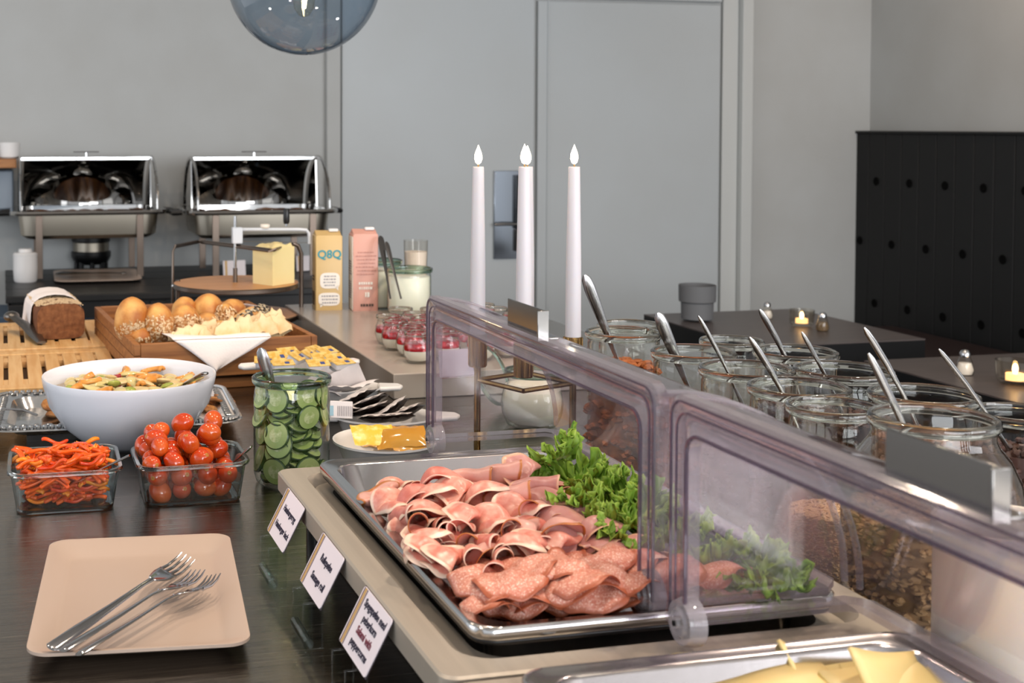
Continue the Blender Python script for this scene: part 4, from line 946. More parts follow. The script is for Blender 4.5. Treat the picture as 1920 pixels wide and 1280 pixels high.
for i, (u, v, rz, tl) in enumerate([(520, 672, .2, -.5), (556, 672, .9, -.5), (578, 668, 1.0, -.5), (604, 674, .1, -.4), (628, 676, .4, -.4), (596, 686, .05, -.3), (540, 664, .3, -.4), (590, 660, .8, -.3), (612, 662, .5, -.3), (498, 680, -.2, -.3), (530, 686, 0, -.2), (642, 684, .3, -.2)]):
    butter(u, v, rz, tl, 'white butter portion with gold foil lid in the oval dish')
number(buts, 'white butter portion with yellow foil lid')
sachets = []
def sachet(u, v, z, rz, rot, label, m, sz=(.055, .042), puff=.004, group=None, stripe=None, name='sachet', cat='sachet'):
    p = P(u, v, z); t = thing(name, label, cat, p, 0, group); t.rotation_euler = (rot[0], rot[1], rz)
    def f(a, b, s=1): 
        e = max(0, math.sin(a * PI)) ** .6 * max(0, math.sin(b * PI)) ** .6
        return ((a - .5) * sz[0], (b - .5) * sz[1], s * puff * e + .0012 * math.sin(a * 17 + u) * (1 - e))
    mb = MB(); mb.grid(lambda a, b: f(a, b, 1), 12, 10); mb.grid(lambda a, b: f(a, b, -1), 12, 10)
    mb.build('wrapper', m, t, angle=70)
    if stripe: 
        MB().grid(lambda a, b: (((a - .5) * .5 - .05) * sz[0], (b * .24 + .12) * sz[1], puff * 1.0 + .0006), 8, 3).build('printed_band', stripe, t)
    sachets.append(t); return t
tea = mat('white_sachet_foil', 'd9d4d4', .35, bump=.2, bscale=80, scale=80); mint = mat('mint_print', '6f9c87', .5)
for i, (u, v, z_, rz, rot) in enumerate([(615, 712, .060, .3, (-.7, .5, 0)), (650, 712, .064, -.2, (-1.1, -.4, 0)), (640, 728, .058, .1, (-.3, .1, 0)), (672, 724, .056, .5, (-.3, -.2, 0)), (610, 730, .056, -.4, (-.2, .3, 0))]):
    sachet(u, v, z_, rz, rot, 'white paper sachet in the middle oval dish', tea, (.060, .05), .004, 'white sachets in the middle dish', mint if i == 1 else None)
choc = mat('dark_brown_wrapper', '1e1512', .30, bump=.2, bscale=70, scale=70); silv = mat('printed_white_wrapper', 'c9c2c0', .4, col2='8b8788', scale=120, pos=(.5, .7), bump=.2)
for i, (u, v, z_, rz, rot) in enumerate([(668, 745, .074, .45, (-.30, -.25, 0)), (692, 754, .070, .3, (-.4, -.20, 0)), (696, 768, .062, .3, (-.35, -.15, 0)), (735, 766, .064, .55, (-.45, -.3, 0)), (762, 772, .058, .35, (-.35, -.2, 0)), (655, 768, .060, -.2, (-.2, .2, 0)), (740, 782, .054, .1, (-.2, 0, 0)), (710, 784, .054, -.1, (-.2, 0, 0))]):
    sachet(u, v, z_, rz, rot, 'dark chocolate-brown sachet with pale back in the right oval dish', choc, (.058, .042), .0075, 'dark sachets in the right dish')
    sachet(u - 2, v - 6, z_ + .010, rz + .03, rot, 'pale printed wrapper lying between the dark sachets', silv, (.050, .030), .002, 'pale wrappers in the right dish')
p = P(640, 768, .070); pass
number([q for q in sachets if 'dark' in q['label']], 'dark brown sachet in the right oval dish'); number([q for q in sachets if 'pale printed' in q['label']], 'pale printed wrapper in the right oval dish')
bcd = thing('sachet', 'striped barcode sachet standing behind the cucumber jar', 'sachet', p, .1); bcd.rotation_euler = (-.3, .1, .05)
MB().box((0, 0, 0), (.036, .003, .026)).build('wrapper', tea, bcd, bevel=.001)
for k_ in range(9): MB().box((-.006 + k_ * .0028, -.0019, -.002), (.0010, .0006, .015)).build('bar', grp, bcd)
MB().box((-.016, -.0019, -.002), (.006, .0006, .015)).build('blue_patch', mat('pale_blue_print', '8fb4c4', .5), bcd)
honey = mat('honey_sachet', 'd99a35', .12, col2='e3ab4a', scale=20, trans=.35); yel = mat('yellow_print_foil', 'e3b93c', .3, col2='efd98c', scale=90, pos=(.5, .7), bump=.2)
sachet(700, 815, .064, .0, (.55, .05, 0), 'yellow printed honey sachet propped in the round white bowl', yel, (.062, .040), .004)
sachet(752, 820, .060, -.1, (.50, -.05, 0), 'clear amber honey sachet at the right of the round bowl', honey, (.074, .040), .009)
sachet(766, 814, .060, .2, (.5, .1, 0), 'clear honey sachet at the back of the round bowl', honey, (.055, .036), .005)
sachet(768, 831, .052, 0, (.3, 0, 0), 'pale amber sachet low at the front of the round bowl', honey, (.056, .036), .004)
for k_, (u, v) in enumerate(((700, 832), (730, 836), (745, 828))): sachet(u, v, .030, k_, (0, .1, 0), 'honey sachet at the bottom of the round bowl', honey, (.05, .036), .005, 'hidden honey sachets')
# ================================================================ cucumber jar
cj = P(547, 902, 0); jar(cj, 'glass jar packed with cucumber slices, green rim', .056, .150, .0535, gm=gglass, rm=grim, n=64)
cuf = mat('cucumber_flesh', 'a9b87a', .2, col2='93a862', scale=25, sss=.15); cus = mat('cucumber_skin', '22391a', .25, col2='385224', scale=60); cuseed = mat('cucumber_seeds', 'ccd2a2', .3, col2='99aa66', scale=160)
def cuke(r, th):
    t = thing('cucumber_slice', 'cucumber slice', 'cucumber slice', (0, 0, 0), 0, 'cucumber slices in the jar')
    MB().lathe([(0, -th), (r * .93, -th)], 28).build('flesh_back', cuf, t); MB().lathe([(r * .93, -th), (r, -th * .7), (r, th * .7), (r * .93, th)], 28).build('skin', cus, t)
    MB().lathe([(0, th), (r * .55, th), (r * .93, th)], 28).build('flesh', cuf, t); MB().lathe([(0, th + .0002), (r * .5, th + .0002)], 18).build('seed_core', cuseed, t); return t
cr = random.Random(5); ck0 = cuke(.0205, .0028); used0 = False
specs = []
camdir = math.atan2(-cj.y, -cj.x)
for lay in range(11):
    z_ = .012 + lay * .0125
    for k_ in range(4):
        an = camdir + (k_ - 1.5) * .78 + cr.uniform(-.15, .15); rr = .030 + cr.uniform(-.004, .004)
        face = cr.random() < (.50 if lay > 6 else .28)
        specs.append((rr, an, z_, face))
    specs.append((.012, cr.uniform(0, 6), z_, False))
for k_, (rr, an, z_, face) in enumerate(specs):
    r_ = ck0 if not used0 else dup(ck0); used0 = True
    x_, y_ = rr * math.cos(an), rr * math.sin(an)
    if z_ > .130: z_ = .130
    if face:
        nrm = Vector((math.cos(an), math.sin(an), cr.uniform(-.15, .55))); x_, y_ = (.0445) * math.cos(an), .0445 * math.sin(an)
    else: nrm = Vector((math.cos(an) * .75 + cr.uniform(-.3, .3), math.sin(an) * .75 + cr.uniform(-.3, .3), 1.0)); x_, y_ = .027 * math.cos(an), .027 * math.sin(an)
    e = nrm.to_track_quat('Z', 'Y').to_euler(); r_.rotation_euler = e; r_.location = (cj.x + x_, cj.y + y_, ZC + max(z_, .016)); q_ = cr.uniform(.82, 1.05); r_.scale = (q_, q_, 1)
    r_['label'] = 'round cucumber slice packed in the glass jar'
spoon(cj + Vector((.0, .0, .03)), PY(488, 652, cj.y), 'spoon with its handle leaning out of the cucumber jar', .0085, bowl_=False)
# ================================================================ candle holder
def camf(X, Z): return Vector((X * math.cos(YAW) + Z * math.sin(YAW), -X * math.sin(YAW) + Z * math.cos(YAW), ZC))
pl4 = [camf(.2303, 1.90), camf(.2850, 1.82), camf(.3650, 1.875), camf(.3105, 1.955)]
hc = sum(pl4, Vector()) / 4; ch_ = thing('candle_holder', 'brass candelabra holding four tall white candles', 'candle holder', hc)
for i, p in enumerate(pl4):
    q = p - hc
    MB().lathe([(0, .148), (.0128, .148), (.0132, .150), (.0132, .196), (.0112, .196), (.0112, .165), (0, .165)], 24, T(q.x, q.y, 0)).build('candle_cup', brass, ch_, angle=30)
    for k_ in range(10):
        a_ = k_ * PI / 5; MB().cyl(.0011, .15, .195, 5, T(q.x + .0133 * math.cos(a_), q.y + .0133 * math.sin(a_), 0)).build('flute', brass, ch_)
MB().cyl(.0050, .0, .16, 12, T(*(pl4[0] - hc).to_2d(), 0)).build('post', brass, ch_)
MB().cyl(.0050, .0, .16, 12, T(*(pl4[2] - hc).to_2d(), 0)).build('post', brass, ch_)
for i in range(4):
    a_, b_ = (pl4[i] - hc), (pl4[(i + 1) % 4] - hc); a_.z = b_.z = .128 if i % 2 else .128
    MB().tube([a_, b_], .0036, 8).build('bar', brass, ch_)
MB().lathe([(0, 0), (.034, 0), (.035, .004), (0, .006)], 28, T(*(pl4[0] - hc).to_2d(), 0)).build('foot', brass, ch_)
MB().lathe([(0, 0), (.034, 0), (.035, .004), (0, .006)], 28, T(*(pl4[2] - hc).to_2d(), 0)).build('foot', brass, ch_)
wax = mat('candle_wax', 'c0bcc0', .45, sss=.3)
flm = mat('led_flame', (1.0, .86, .62), .5, emit=9); wick = mat('wick', '8a6a3a', .6)
nm4 = ['leftmost white taper candle with lit flame', 'middle white taper candle standing nearer the front', 'rightmost white taper candle with lit flame', 'white taper candle hidden behind the middle one']
for i, p in enumerate(pl4):
    dd = (p - CAM).dot(fwd); zt0 = .500 - (312 - 235) * dd / F - (.0 if i != 3 else .0)
    t = thing('taper_candle', nm4[i], 'candle', (p.x, p.y, ZC + .165))
    H_ = zt0 - .165
    MB().lathe([(0, 0), (.0110, 0), (.0112, .03), (.0108, H_ * .5), (.0083, H_ - .002), (.0079, H_), (0, H_ - .0008)], 28).build('wax', wax, t, angle=60)
    MB().cyl(.0012, H_, H_ + .004, 8).build('wick', wick, t)
    MB().lathe([(0.0001, H_ + .003), (.0038, H_ + .006), (.0057, H_ + .012), (.0050, H_ + .019), (.0025, H_ + .026), (.0001, H_ + .032)], 16).build('flame', flm, t, angle=80)
# white yogurt jug behind, with leaning glass lid
wj = P(1011, 806, 0) + Vector((0, .03, 0)); jar(wj, 'round glass jar of white yogurt standing behind the left plastic cover', .047, .095, .052, shape='tulip', gm=gglass, rm=grim)
filling(wj, .049, .004, .070, yog, 'white yogurt in the round jar behind the left cover', shape=[(0, 0), (.58, 0), (.80, .08), (.95, .35), (1, .65), (.94, .95)])
lt = thing('jar_lid', 'flat greenish glass lid leaning on its edge behind the brass post', 'lid', P(940, 775, 0) + Vector((0, .05, .058))); lt.rotation_euler = (1.15, .0, .75)
MB().lathe([(0, -.002), (.050, -.002), (.055, 0), (.055, .003), (.050, .005), (.044, .003), (0, .003)], 40).build('disc', gglass, lt); MB().lathe([(.052, -.0025), (.0565, 0), (.0565, .003), (.052, .005)], 40, closed=True).build('rim', grim, lt)
# ================================================================ cold display stands with pans
PXL, PXR = .354, .673; PCX = (PXL + PXR) / 2
standm = mat('satin_stand_steel', 'b3aa9d', .42, .45, col2='aaa195', scale=4, stretch=(30, 1, 1), bump=.05)
panm = mat('pan_steel', 'bdbcbb', .17, 1., bump=.04, scale=20)
def stand(yn, yf, label):
    t = thing('cold_display_stand', label, 'display stand', (PCX, (yn + yf) / 2, ZC)); W = .204; D = (yf - yn) / 2
    MB().loops([(W - .012, D - .012, .02, .070), (W, D, .014, .074), (W, D, .014, .093), (W - .002, D - .002, .014, .095), (W - .026, D - .026, .03, .095), (W - .034, D - .032, .03, .084), (W - .050, D - .05, .03, .084), (W - .052, D - .052, .03, .058)], 6, capb=False, capt=True).build('frame', standm, t)
    MB().box((0, 0, .028), (2 * W - .11, 2 * D - .08, .054)).build('plinth', mat('shade_dark_plinth', '1d1b19', .5), t, bevel=.004)  # plinth coloured near black for the shade below the frame
    MB().lathe([(0, .093), (.006, .092), (.0065, .087), (.0065, .084)], 16, T(-W + .108, -D + .030, 0)).build('screw', chrome, t)
    for sx in (-1, 1):
        for sy in (-1, 1): MB().cyl(.010, 0, .072, 12, T(sx * (W - .04), sy * (D - .03), 0)).build('foot', black, t)
    return t
stand(.895, 1.498, 'steel cold display stand under the ham pan'); stand(.285, .888, 'steel cold display stand at the bottom edge under the cheese pan')
def pan(yc_, label):
    t = thing('gastronorm_pan', label, 'pan', (PCX, yc_, ZC + .110)); a, b = .1625, .265
    MB().loops([(a - .002, b - .002, .020, -.010), (a, b, .022, -.008), (a, b, .022, -.001), (a - .002, b - .002, .021, .001), (a - .005, b - .005, .02, .0005), (a - .009, b - .009, .02, -.0015), (a - .014, b - .014, .028, -.001), (a - .017, b - .017, .03, -.004), (a - .022, b - .022, .035, -.040), (a - .030, b - .030, .035, -.046)], 8, capt=True).build('pan_body', panm, t, angle=50)
    MB().loops([(a - .004, b - .004, .02, -.014), (a - .004, b - .004, .02, -.010)], 6).build('dark_band', black, t, solid=.002)  # plain dark band below the pan lip
    return t
pan(1.203, 'steel pan full of ham, salami and lettuce'); pan(.599, 'steel pan with cheese slices at the bottom edge')
# ---------------------------------------------------------------- sliced meat
def meatmat(name, core, core2, rim, sc, rimpos=.86, speck=None, rough=.32):
    m = bpy.data.materials.new(name); m.use_nodes = True; nt = m.node_tree; b = nt.nodes['Principled BSDF']; L = nt.links.new
    tc = nt.nodes.new('ShaderNodeTexCoord'); n = nt.nodes.new('ShaderNodeTexNoise'); n.inputs['Scale'].default_value = sc; n.inputs['Detail'].default_value = 6; L(tc.outputs['Object'], n.inputs[0])
    r = nt.nodes.new('ShaderNodeValToRGB'); r.color_ramp.elements[0].position = .38; r.color_ramp.elements[1].position = .62
    r.color_ramp.elements[0].color = (*hx(core), 1); r.color_ramp.elements[1].color = (*hx(core2), 1); L(n.outputs[0], r.inputs[0])
    last = r.outputs[0]
    if speck:
        n2 = nt.nodes.new('ShaderNodeTexNoise'); n2.inputs['Scale'].default_value = 420; n2.inputs['Detail'].default_value = 2; L(tc.outputs['Object'], n2.inputs[0])
        r2 = nt.nodes.new('ShaderNodeValToRGB'); r2.color_ramp.elements[0].position = .54; r2.color_ramp.elements[1].position = .63; L(n2.outputs[0], r2.inputs[0])
        mx = nt.nodes.new('ShaderNodeMix'); mx.data_type = 'RGBA'; L(r2.outputs[0], mx.inputs[0]); L(last, mx.inputs[6]); mx.inputs[7].default_value = (*hx(speck), 1); last = mx.outputs[2]
    at = nt.nodes.new('ShaderNodeAttribute'); at.attribute_name = 'rim'
    n3 = nt.nodes.new('ShaderNodeMath'); n3.operation = 'MULTIPLY_ADD'; L(n.outputs[0], n3.inputs[0]); n3.inputs[1].default_value = .16; L(at.outputs['Fac'], n3.inputs[2])
    r3 = nt.nodes.new('ShaderNodeValToRGB'); r3.color_ramp.elements[0].position = rimpos + .04; r3.color_ramp.elements[1].position = rimpos + .10; L(n3.outputs[0], r3.inputs[0])
    m2 = nt.nodes.new('ShaderNodeMix'); m2.data_type = 'RGBA'; L(r3.outputs[0], m2.inputs[0]); L(last, m2.inputs[6]); m2.inputs[7].default_value = (*hx(rim), 1)
    L(m2.outputs[2], b.inputs['Base Color']); b.inputs['Roughness'].default_value = rough; b.inputs['Subsurface Weight'].default_value = .25; b.inputs['Subsurface Radius'].default_value = (.02, .008, .005); b.inputs['Subsurface Scale'].default_value = .25
    bp = nt.nodes.new('ShaderNodeBump'); bp.inputs['Strength'].default_value = .25; bp.inputs['Distance'].default_value = .002; L(n.outputs[0], bp.inputs['Height']); L(bp.outputs[0], b.inputs['Normal'])
    return m
hamm = meatmat('boiled_ham', 'd57f6e', 'e7a592', 'efcab4', 70); hamm2 = meatmat('deep_pink_ham', 'cc7264', 'dc8d7c', 'eec4b2', 60); hamb = meatmat('brown_edged_ham', 'd69a8c', 'dfa99c', 'b5713c', 40, .90)
hamg = meatmat('greyish_ham', 'bb8078', 'c8928a', 'd9a98c', 50, .92)
sal = meatmat('salami', 'c2735e', 'cf8871', 'a25436', 160, .89, 'e6b9a6', .40)
def slice_mesh(kind, seed, a=.052, b=.040, m=None, R=.006):
    mb = MB(); nr, na = 9, 34; vs = [(0., 0., 0.)]; rimv = [0.]
    rr = random.Random(seed); ph = rr.uniform(0, 6); pa = rr.uniform(0, 6)
    flat = [(0, 0)]
    for j in range(1, nr + 1):
        for i in range(na):
            th = 2 * PI * i / na; w_ = 1 + .05 * math.sin(3 * th + ph) + .03 * math.sin(7 * th + pa)
            flat.append((a * w_ * (j / nr) * math.cos(th), b * w_ * (j / nr) * math.sin(th))); rimv.append(j / nr)
    out = []
    for (x, y) in flat:
        wv = .0022 * math.sin(y * 130 + x * 60 + ph) + .004 * noise.noise(Vector((x * 28, y * 28, seed)))
        if kind == 'roll':
            s_ = x + a * 1.08; th = s_ / (a * 2.16) * rr_t; r_ = r_t0 + .0016 * th; out.append((r_ * math.cos(th), y * 1.15, r_ * math.sin(th) + wv * .5))
        elif kind == 'fold':
            h = PI * R / 2; q = 0
            if abs(x) < h: an = x / R; px, pz = -R * math.cos(an), R * math.sin(an)
            else: q = abs(x) - h; px = q; pz = math.copysign(R + .16 * q + .003 * math.sin(q * 90 + ph), x)
            wa = .003 if 'sal' in m.name else .007; out.append((px, y, pz * .7 + wv * (1 if wa < .005 else 1.5) + wa * math.sin(y * 48 + ph) - .16 * max(0, q - .018)))
        elif kind == 'curl':                                # arched, ruffled slice lying like a shingle
            an = x / a * 1.55; r_ = .026 + .007 * math.sin(y * 55 + ph) + .003 * math.sin(y * 140 + x * 50 + pa); out.append((r_ * math.sin(an) * 1.05, y * 1.15, r_ * math.cos(an) * .95 + wv * 1.6 - .016))
        elif kind == 'cone':
            an = x / a * 2.6; r_ = .006 + .013 * (y / b * .5 + .5) ; out.append((r_ * math.sin(an), y * 1.2, -r_ * math.cos(an) + wv))
        elif kind == 'dome':                                # large slice gently arched over its neighbours
            an = x / .046; r_ = .046; out.append((r_ * math.sin(an), y * 1.0, r_ * math.cos(an) - r_ * .75 + wv * 1.2 + .003 * math.sin(y * 60 + ph) - .25 * max(0, abs(y) - .034)))
        else:                                               # draped, softly creased slice
            pz = .006 * math.sin(y * 50 + ph) + .005 * math.sin(x * 45 + pa) + wv; out.append((x, y, pz))
    fs = [(0, 1 + (i + 1) % na, 1 + i) for i in range(na)]
    for j in range(nr - 1):
        for i in range(na):
            p = 1 + j * na + i; q = 1 + j * na + (i + 1) % na; fs.append((p, q, q + na, p + na))
    mb.add(out, fs)
    o_ = mb.build(kind, m, solid=.0017, sub=1, angle=180, soff=0)
    at = o_.data.attributes.new('rim', 'FLOAT', 'POINT'); at.data.foreach_set('value', rimv)
    return o_
rr_t, r_t0 = 5.6, .0115
protos = {}
def meat(kind, mt, var):
    key = (kind, mt, var)
    m_ = {'ham': hamm, 'ham2': hamm2, 'brown': hamb, 'grey': hamg, 'sal': sal}[mt]
    if key not in protos:
        protos[key] = slice_mesh(kind, var * 3 + len(protos), .052 if mt != 'sal' else .060, .038 if mt != 'sal' else .052, m_, .007 if mt != 'sal' else .006); return protos[key]
    o_ = protos[key].copy(); COL.objects.link(o_); return o_
mr = random.Random(21)
PC = Vector((PCX, 1.203, ZC + .110))
def place(kind, mt, u, v, h, az, tilt, rol, label, group=None, s=1., name=None):
    """u,v photograph pixel, h height above pan rim"""
    o_ = meat(kind, mt, mr.randrange(3)); p = P(u, v, .110 + h)
    o_.name = name or ('salami_slice' if mt == 'sal' else 'ham_slice'); o_.location = p
    o_.rotation_euler = (Matrix.Rotation(az, 3, 'Z') @ Matrix.Rotation(tilt, 3, 'X') @ Matrix.Rotation(rol, 3, 'Y')).to_euler(); o_.scale = (s, s, s)
    tag(o_, label, 'salami slice' if mt == 'sal' else 'ham slice', group); return o_
# hidden lower layer that carries the heap
for i in range(5):
    for j in range(8):
        x_ = -.095 + i * .046 ; y_ = -.200 + j * .053
        if i > 3 and j > 2: continue
        if (i == 0 and j > 5): continue
        o_ = meat('flat', 'sal' if j < 2 else 'ham', i % 3); o_.name = 'salami_slice' if j < 2 else 'ham_slice'
        o_.location = PC + Vector((x_, y_, -.030 + .004 * ((i + j) % 3) + (.012 if i > 1 else 0))); o_.rotation_euler = (.1, .1, i * 1.3 + j); o_.scale = (.72, .72, .72)
        tag(o_, ('salami' if j < 2 else 'ham') + ' slice in the covered bottom layer of the pan', 'salami slice' if j < 2 else 'ham slice', 'bottom layer slices')
G1 = 'rolled ham slices'; 
# (kind, mat, u, v, height, azimuth, tilt, roll)
rows = [
 # far row
 ('curl', 'ham2', 826, 893, .022, .9, .5, .5, 'tall folded ham slice standing at the far left end of the heap'),
 ('roll', 'brown', 885, 888, .020, .9, .25, .2, 'brown-edged rolled ham slice at the back of the heap'),
 ('roll', 'brown', 942, 880, .026, 1.15, .1, 0, 'rolled ham slice lying at the very back beside the lettuce'),
 ('fold', 'grey', 985, 886, .024, 1.2, .15, .2, 'greyish folded ham slice at the back against the lettuce'),
 ('roll', 'grey', 1010, 905, .024, 1.2, -.1, 0, 'greyish rolled ham slice just left of the lettuce'),
 ('curl', 'grey', 1036, 930, .020, .5, .4, .3, 'grey-pink ham slice folded upright in front of the lettuce'),
 # second row
 ('curl', 'ham2', 775, 925, .010, .6, .3, .4, 'glossy ham slice curled at the left end of the second row'),
 ('curl', 'ham', 815, 922, .014, .9, .2, .3, 'pale fat-edged ham slice behind the first hollow roll'),
 ('fold', 'ham', 862, 925, .016, .8, .3, .6, 'smooth folded ham slice in the middle of the second row'),
 ('curl', 'ham', 912, 918, .020, .9, .3, .2, 'broad pink ham slice standing in the second row'),
 ('roll', 'brown', 958, 922, .022, .7, .2, 0, 'tan rolled ham slice right of the broad pink one'),
 ('curl', 'ham', 980, 945, .020, .5, .3, .3, 'ham slice with rounded top right of the heap centre'),
 ('roll', 'brown', 1008, 952, .018, .35, .35, 0, 'small brown rolled slice with dark hollow near the lettuce'),
 # third row
 ('fold', 'brown', 697, 920, .002, .2, .2, .3, 'folded brown-edged ham slice at the left edge of the pan'),
 ('curl', 'ham', 722, 938, .004, .9, .2, .2, 'pink ham slice lying against the left wall of the pan'),
 ('roll', 'ham2', 745, 960, .004, 1.0, .15, .3, 'hollow rolled ham slice near the left edge'),
 ('curl', 'ham', 790, 955, .008, .7, .35, 0, 'curled ham slice in the third row, left'),
 ('roll', 'brown', 782, 975, .010, .2, .5, 0, 'loosely rolled slice with brownish rim, centre left'),
 ('roll', 'ham', 840, 992, .012, .15, .55, 0, 'open ring-shaped ham roll in the centre of the heap'),
 ('roll', 'ham2', 872, 990, .013, .1, .55, 0, 'narrow upright ham roll right of the ring-shaped one'),
 ('fold', 'ham', 885, 968, .016, .8, .3, .5, 'folded pink ham slice above the narrow upright roll'),
 ('curl', 'ham', 925, 970, .018, .6, .35, .2, 'wide ham slice curling down at the heap centre'),
 ('roll', 'brown', 965, 985, .016, .5, .4, 0, 'curled ham slice with brown lip, centre right'),
 ('fold', 'brown', 1000, 990, .016, .9, .2, .4, 'brown-edged ham slice folded flat, right of centre'),
 ('curl', 'grey', 1065, 970, .016, .5, .35, .3, 'greyish ham slice leaning beside the lettuce front'),
 ('curl', 'grey', 1100, 985, .014, .5, .3, .3, 'greyish ham slice near the plastic cover post'),
 ('fold', 'grey', 1130, 1000, .014, .5, .35, .5, 'fat-striped grey-pink slice nearest the cover post'),
 ('fold', 'grey', 1165, 1020, .010, .5, .35, .4, 'grey-pink slice just left of the cover post'),
 # fourth row
 ('curl', 'ham', 790, 1010, .006, .9, .25, .3, 'pale striped ham slice at the left of the fourth row'),
 ('fold', 'ham', 815, 1030, .006, 1.0, .2, .4, 'ham slice with white fat stripe above the salami'),
 ('fold', 'ham', 850, 1045, .006, 1.0, .15, .3, 'long flat ham slice next to the salami, left'),
 ('roll', 'ham', 890, 1035, .010, .4, .4, 0, 'rolled ham slice in the fourth row, centre'),
 ('roll', 'ham2', 918, 1015, .012, .2, .5, 0, 'small ham roll with dark opening, fourth row'),
 ('roll', 'ham', 945, 1040, .010, .2, .5, 0, 'small ham roll with open end right of the dark one'),
 ('roll', 'ham2', 935, 1066, .006, .1, .45, 0, 'ham roll with open end touching the salami'),
 ('curl', 'ham', 975, 1020, .013, .8, .25, .2, 'ham slice folded over behind the middle salami'),
 ('fold', 'ham', 1015, 1020, .013, .8, .25, .3, 'striped ham slice lying towards the salami, centre right'),
 ('fold', 'ham', 1060, 1015, .013, .8, .25, .3, 'striped ham slice right of the centre-right one'),
 ('curl', 'brown', 1040, 992, .014, .6, .3, .2, 'small curled slice among the right-hand ham slices'),
 ('curl', 'ham2', 1185, 1050, .008, .5, .35, .3, 'pink slice directly beside the cover post foot'),
]
for r in rows:
    k_, mt, u, v, h, az, tl, rl, lb = r
    az = {'roll': -.35, 'curl': .15, 'fold': 2.3}[k_] + mr.uniform(-.45, .45)
    if k_ == 'roll' and h > .019: az = .8
    place(k_, mt, u + (16 if u < 750 else 6 if u < 800 else 0), v + 6, h + .006, az, (-.30 if k_ == 'roll' else -.2) + mr.uniform(-.12, .12), mr.uniform(-.3, .3), lb, None, .70 if k_ != 'roll' else .62)
for i in range(44):                                  # filler rolls tucked between
    jx, jy = i % 8, i // 8; u = 742 + jx * 47 + jy * 13 + mr.uniform(-12, 12); v = 918 + jy * 24 + jx * 1.5 + mr.uniform(-7, 7)
    k_ = ('curl', 'roll', 'fold')[i % 3]; place(k_, ('ham', 'ham2', 'brown', 'ham')[i % 4] if jx < 6 else 'grey', u, v, .004 + .010 * min(1, jx / 3), {'roll': -.35, 'curl': .15, 'fold': 2.3}[k_] + mr.uniform(-.5, .5), -.3, mr.uniform(-.3, .3), 'ham slice tucked between the others in the heap', 'tucked ham slices', .62)
srows = [(905, 1092, .006, .5), (950, 1098, .010, .1), (880, 1108, .004, .8), (990, 1075, .014, .3), (1020, 1095, .014, .0), (1060, 1070, .018, .5), (1090, 1100, .014, .2), (1045, 1120, .006, -.2), (1000, 1128, .002, .1), (940, 1130, .000, .4), (1120, 1062, .018, .3), (1140, 1090, .012, .2), (1168, 1105, .006, .1), (1110, 1128, .004, -.1), (1165, 1070, .012, .6), (1215, 1090, .006, .4), (1250, 1085, .006, .2), (1290, 1085, .004, .3), (1330, 1088, .002, .1), (1360, 1090, .0, .1)]
sl_names = ['large folded salami slice at the left corner of the salami', 'salami slice second from the left in the front', 'salami slice low at the left pan corner', 'tall salami slice behind the front row, centre', 'centre salami slice draped over its neighbours', 'peaked salami slice right of centre', 'broad salami slice below the peaked one', 'small curled salami piece at the pan edge, centre', 'salami slice with brown rim touching the front edge', 'salami slice lying at the front left of the pan edge', 'high salami slice near the grey-pink ham', 'big smooth salami slice left of the cover post', 'salami slice ending at the cover post foot', 'dark-rimmed salami curl at the front edge', 'salami slice rising behind the cover post', 'salami slice seen through the cover, first right of the post', 'salami slice seen through the cover, second right of the post', 'salami slice seen through the cover, third right of the post', 'salami slice seen through the cover, fourth right of the post', 'rightmost salami slice under the plastic cover']
for i, (u, v, h, az) in enumerate(srows):
    o_ = place(('curl', 'dome', 'curl', 'dome', 'fold')[i % 5], 'sal', u + (22 if u < 920 else 8 if u < 960 else 0), min(v - 10, 1104), h + .006, az + .3 + 1.1 * math.sin(i * 2.1), -.22 + .12 * (i % 3), .15 * math.sin(i * 1.3), sl_names[i], None, .60)
for i in range(9):
    u = 884 + i * 41; v = 1134 - i * 2.5
    place('dome' if i % 2 else 'curl', 'sal', u + (10 if i == 0 else 0), v, -.002, mr.uniform(-.8, 1.6), -.15, mr.uniform(-.2, .2), 'salami slice low along the front edge of the pan', 'front salami slices', .54)
for i in range(14):
    u = 900 + (i % 7) * 44 + 12 * (i // 7); v = 1078 + 26 * (i // 7) - (i % 7) * 3
    place('curl' if i % 2 else 'dome', 'sal', u, v - 10, .004, mr.uniform(-.8, 1.6), -.25, mr.uniform(-.3, .3), 'salami slice tucked between the larger ones', 'tucked salami slices', .56)
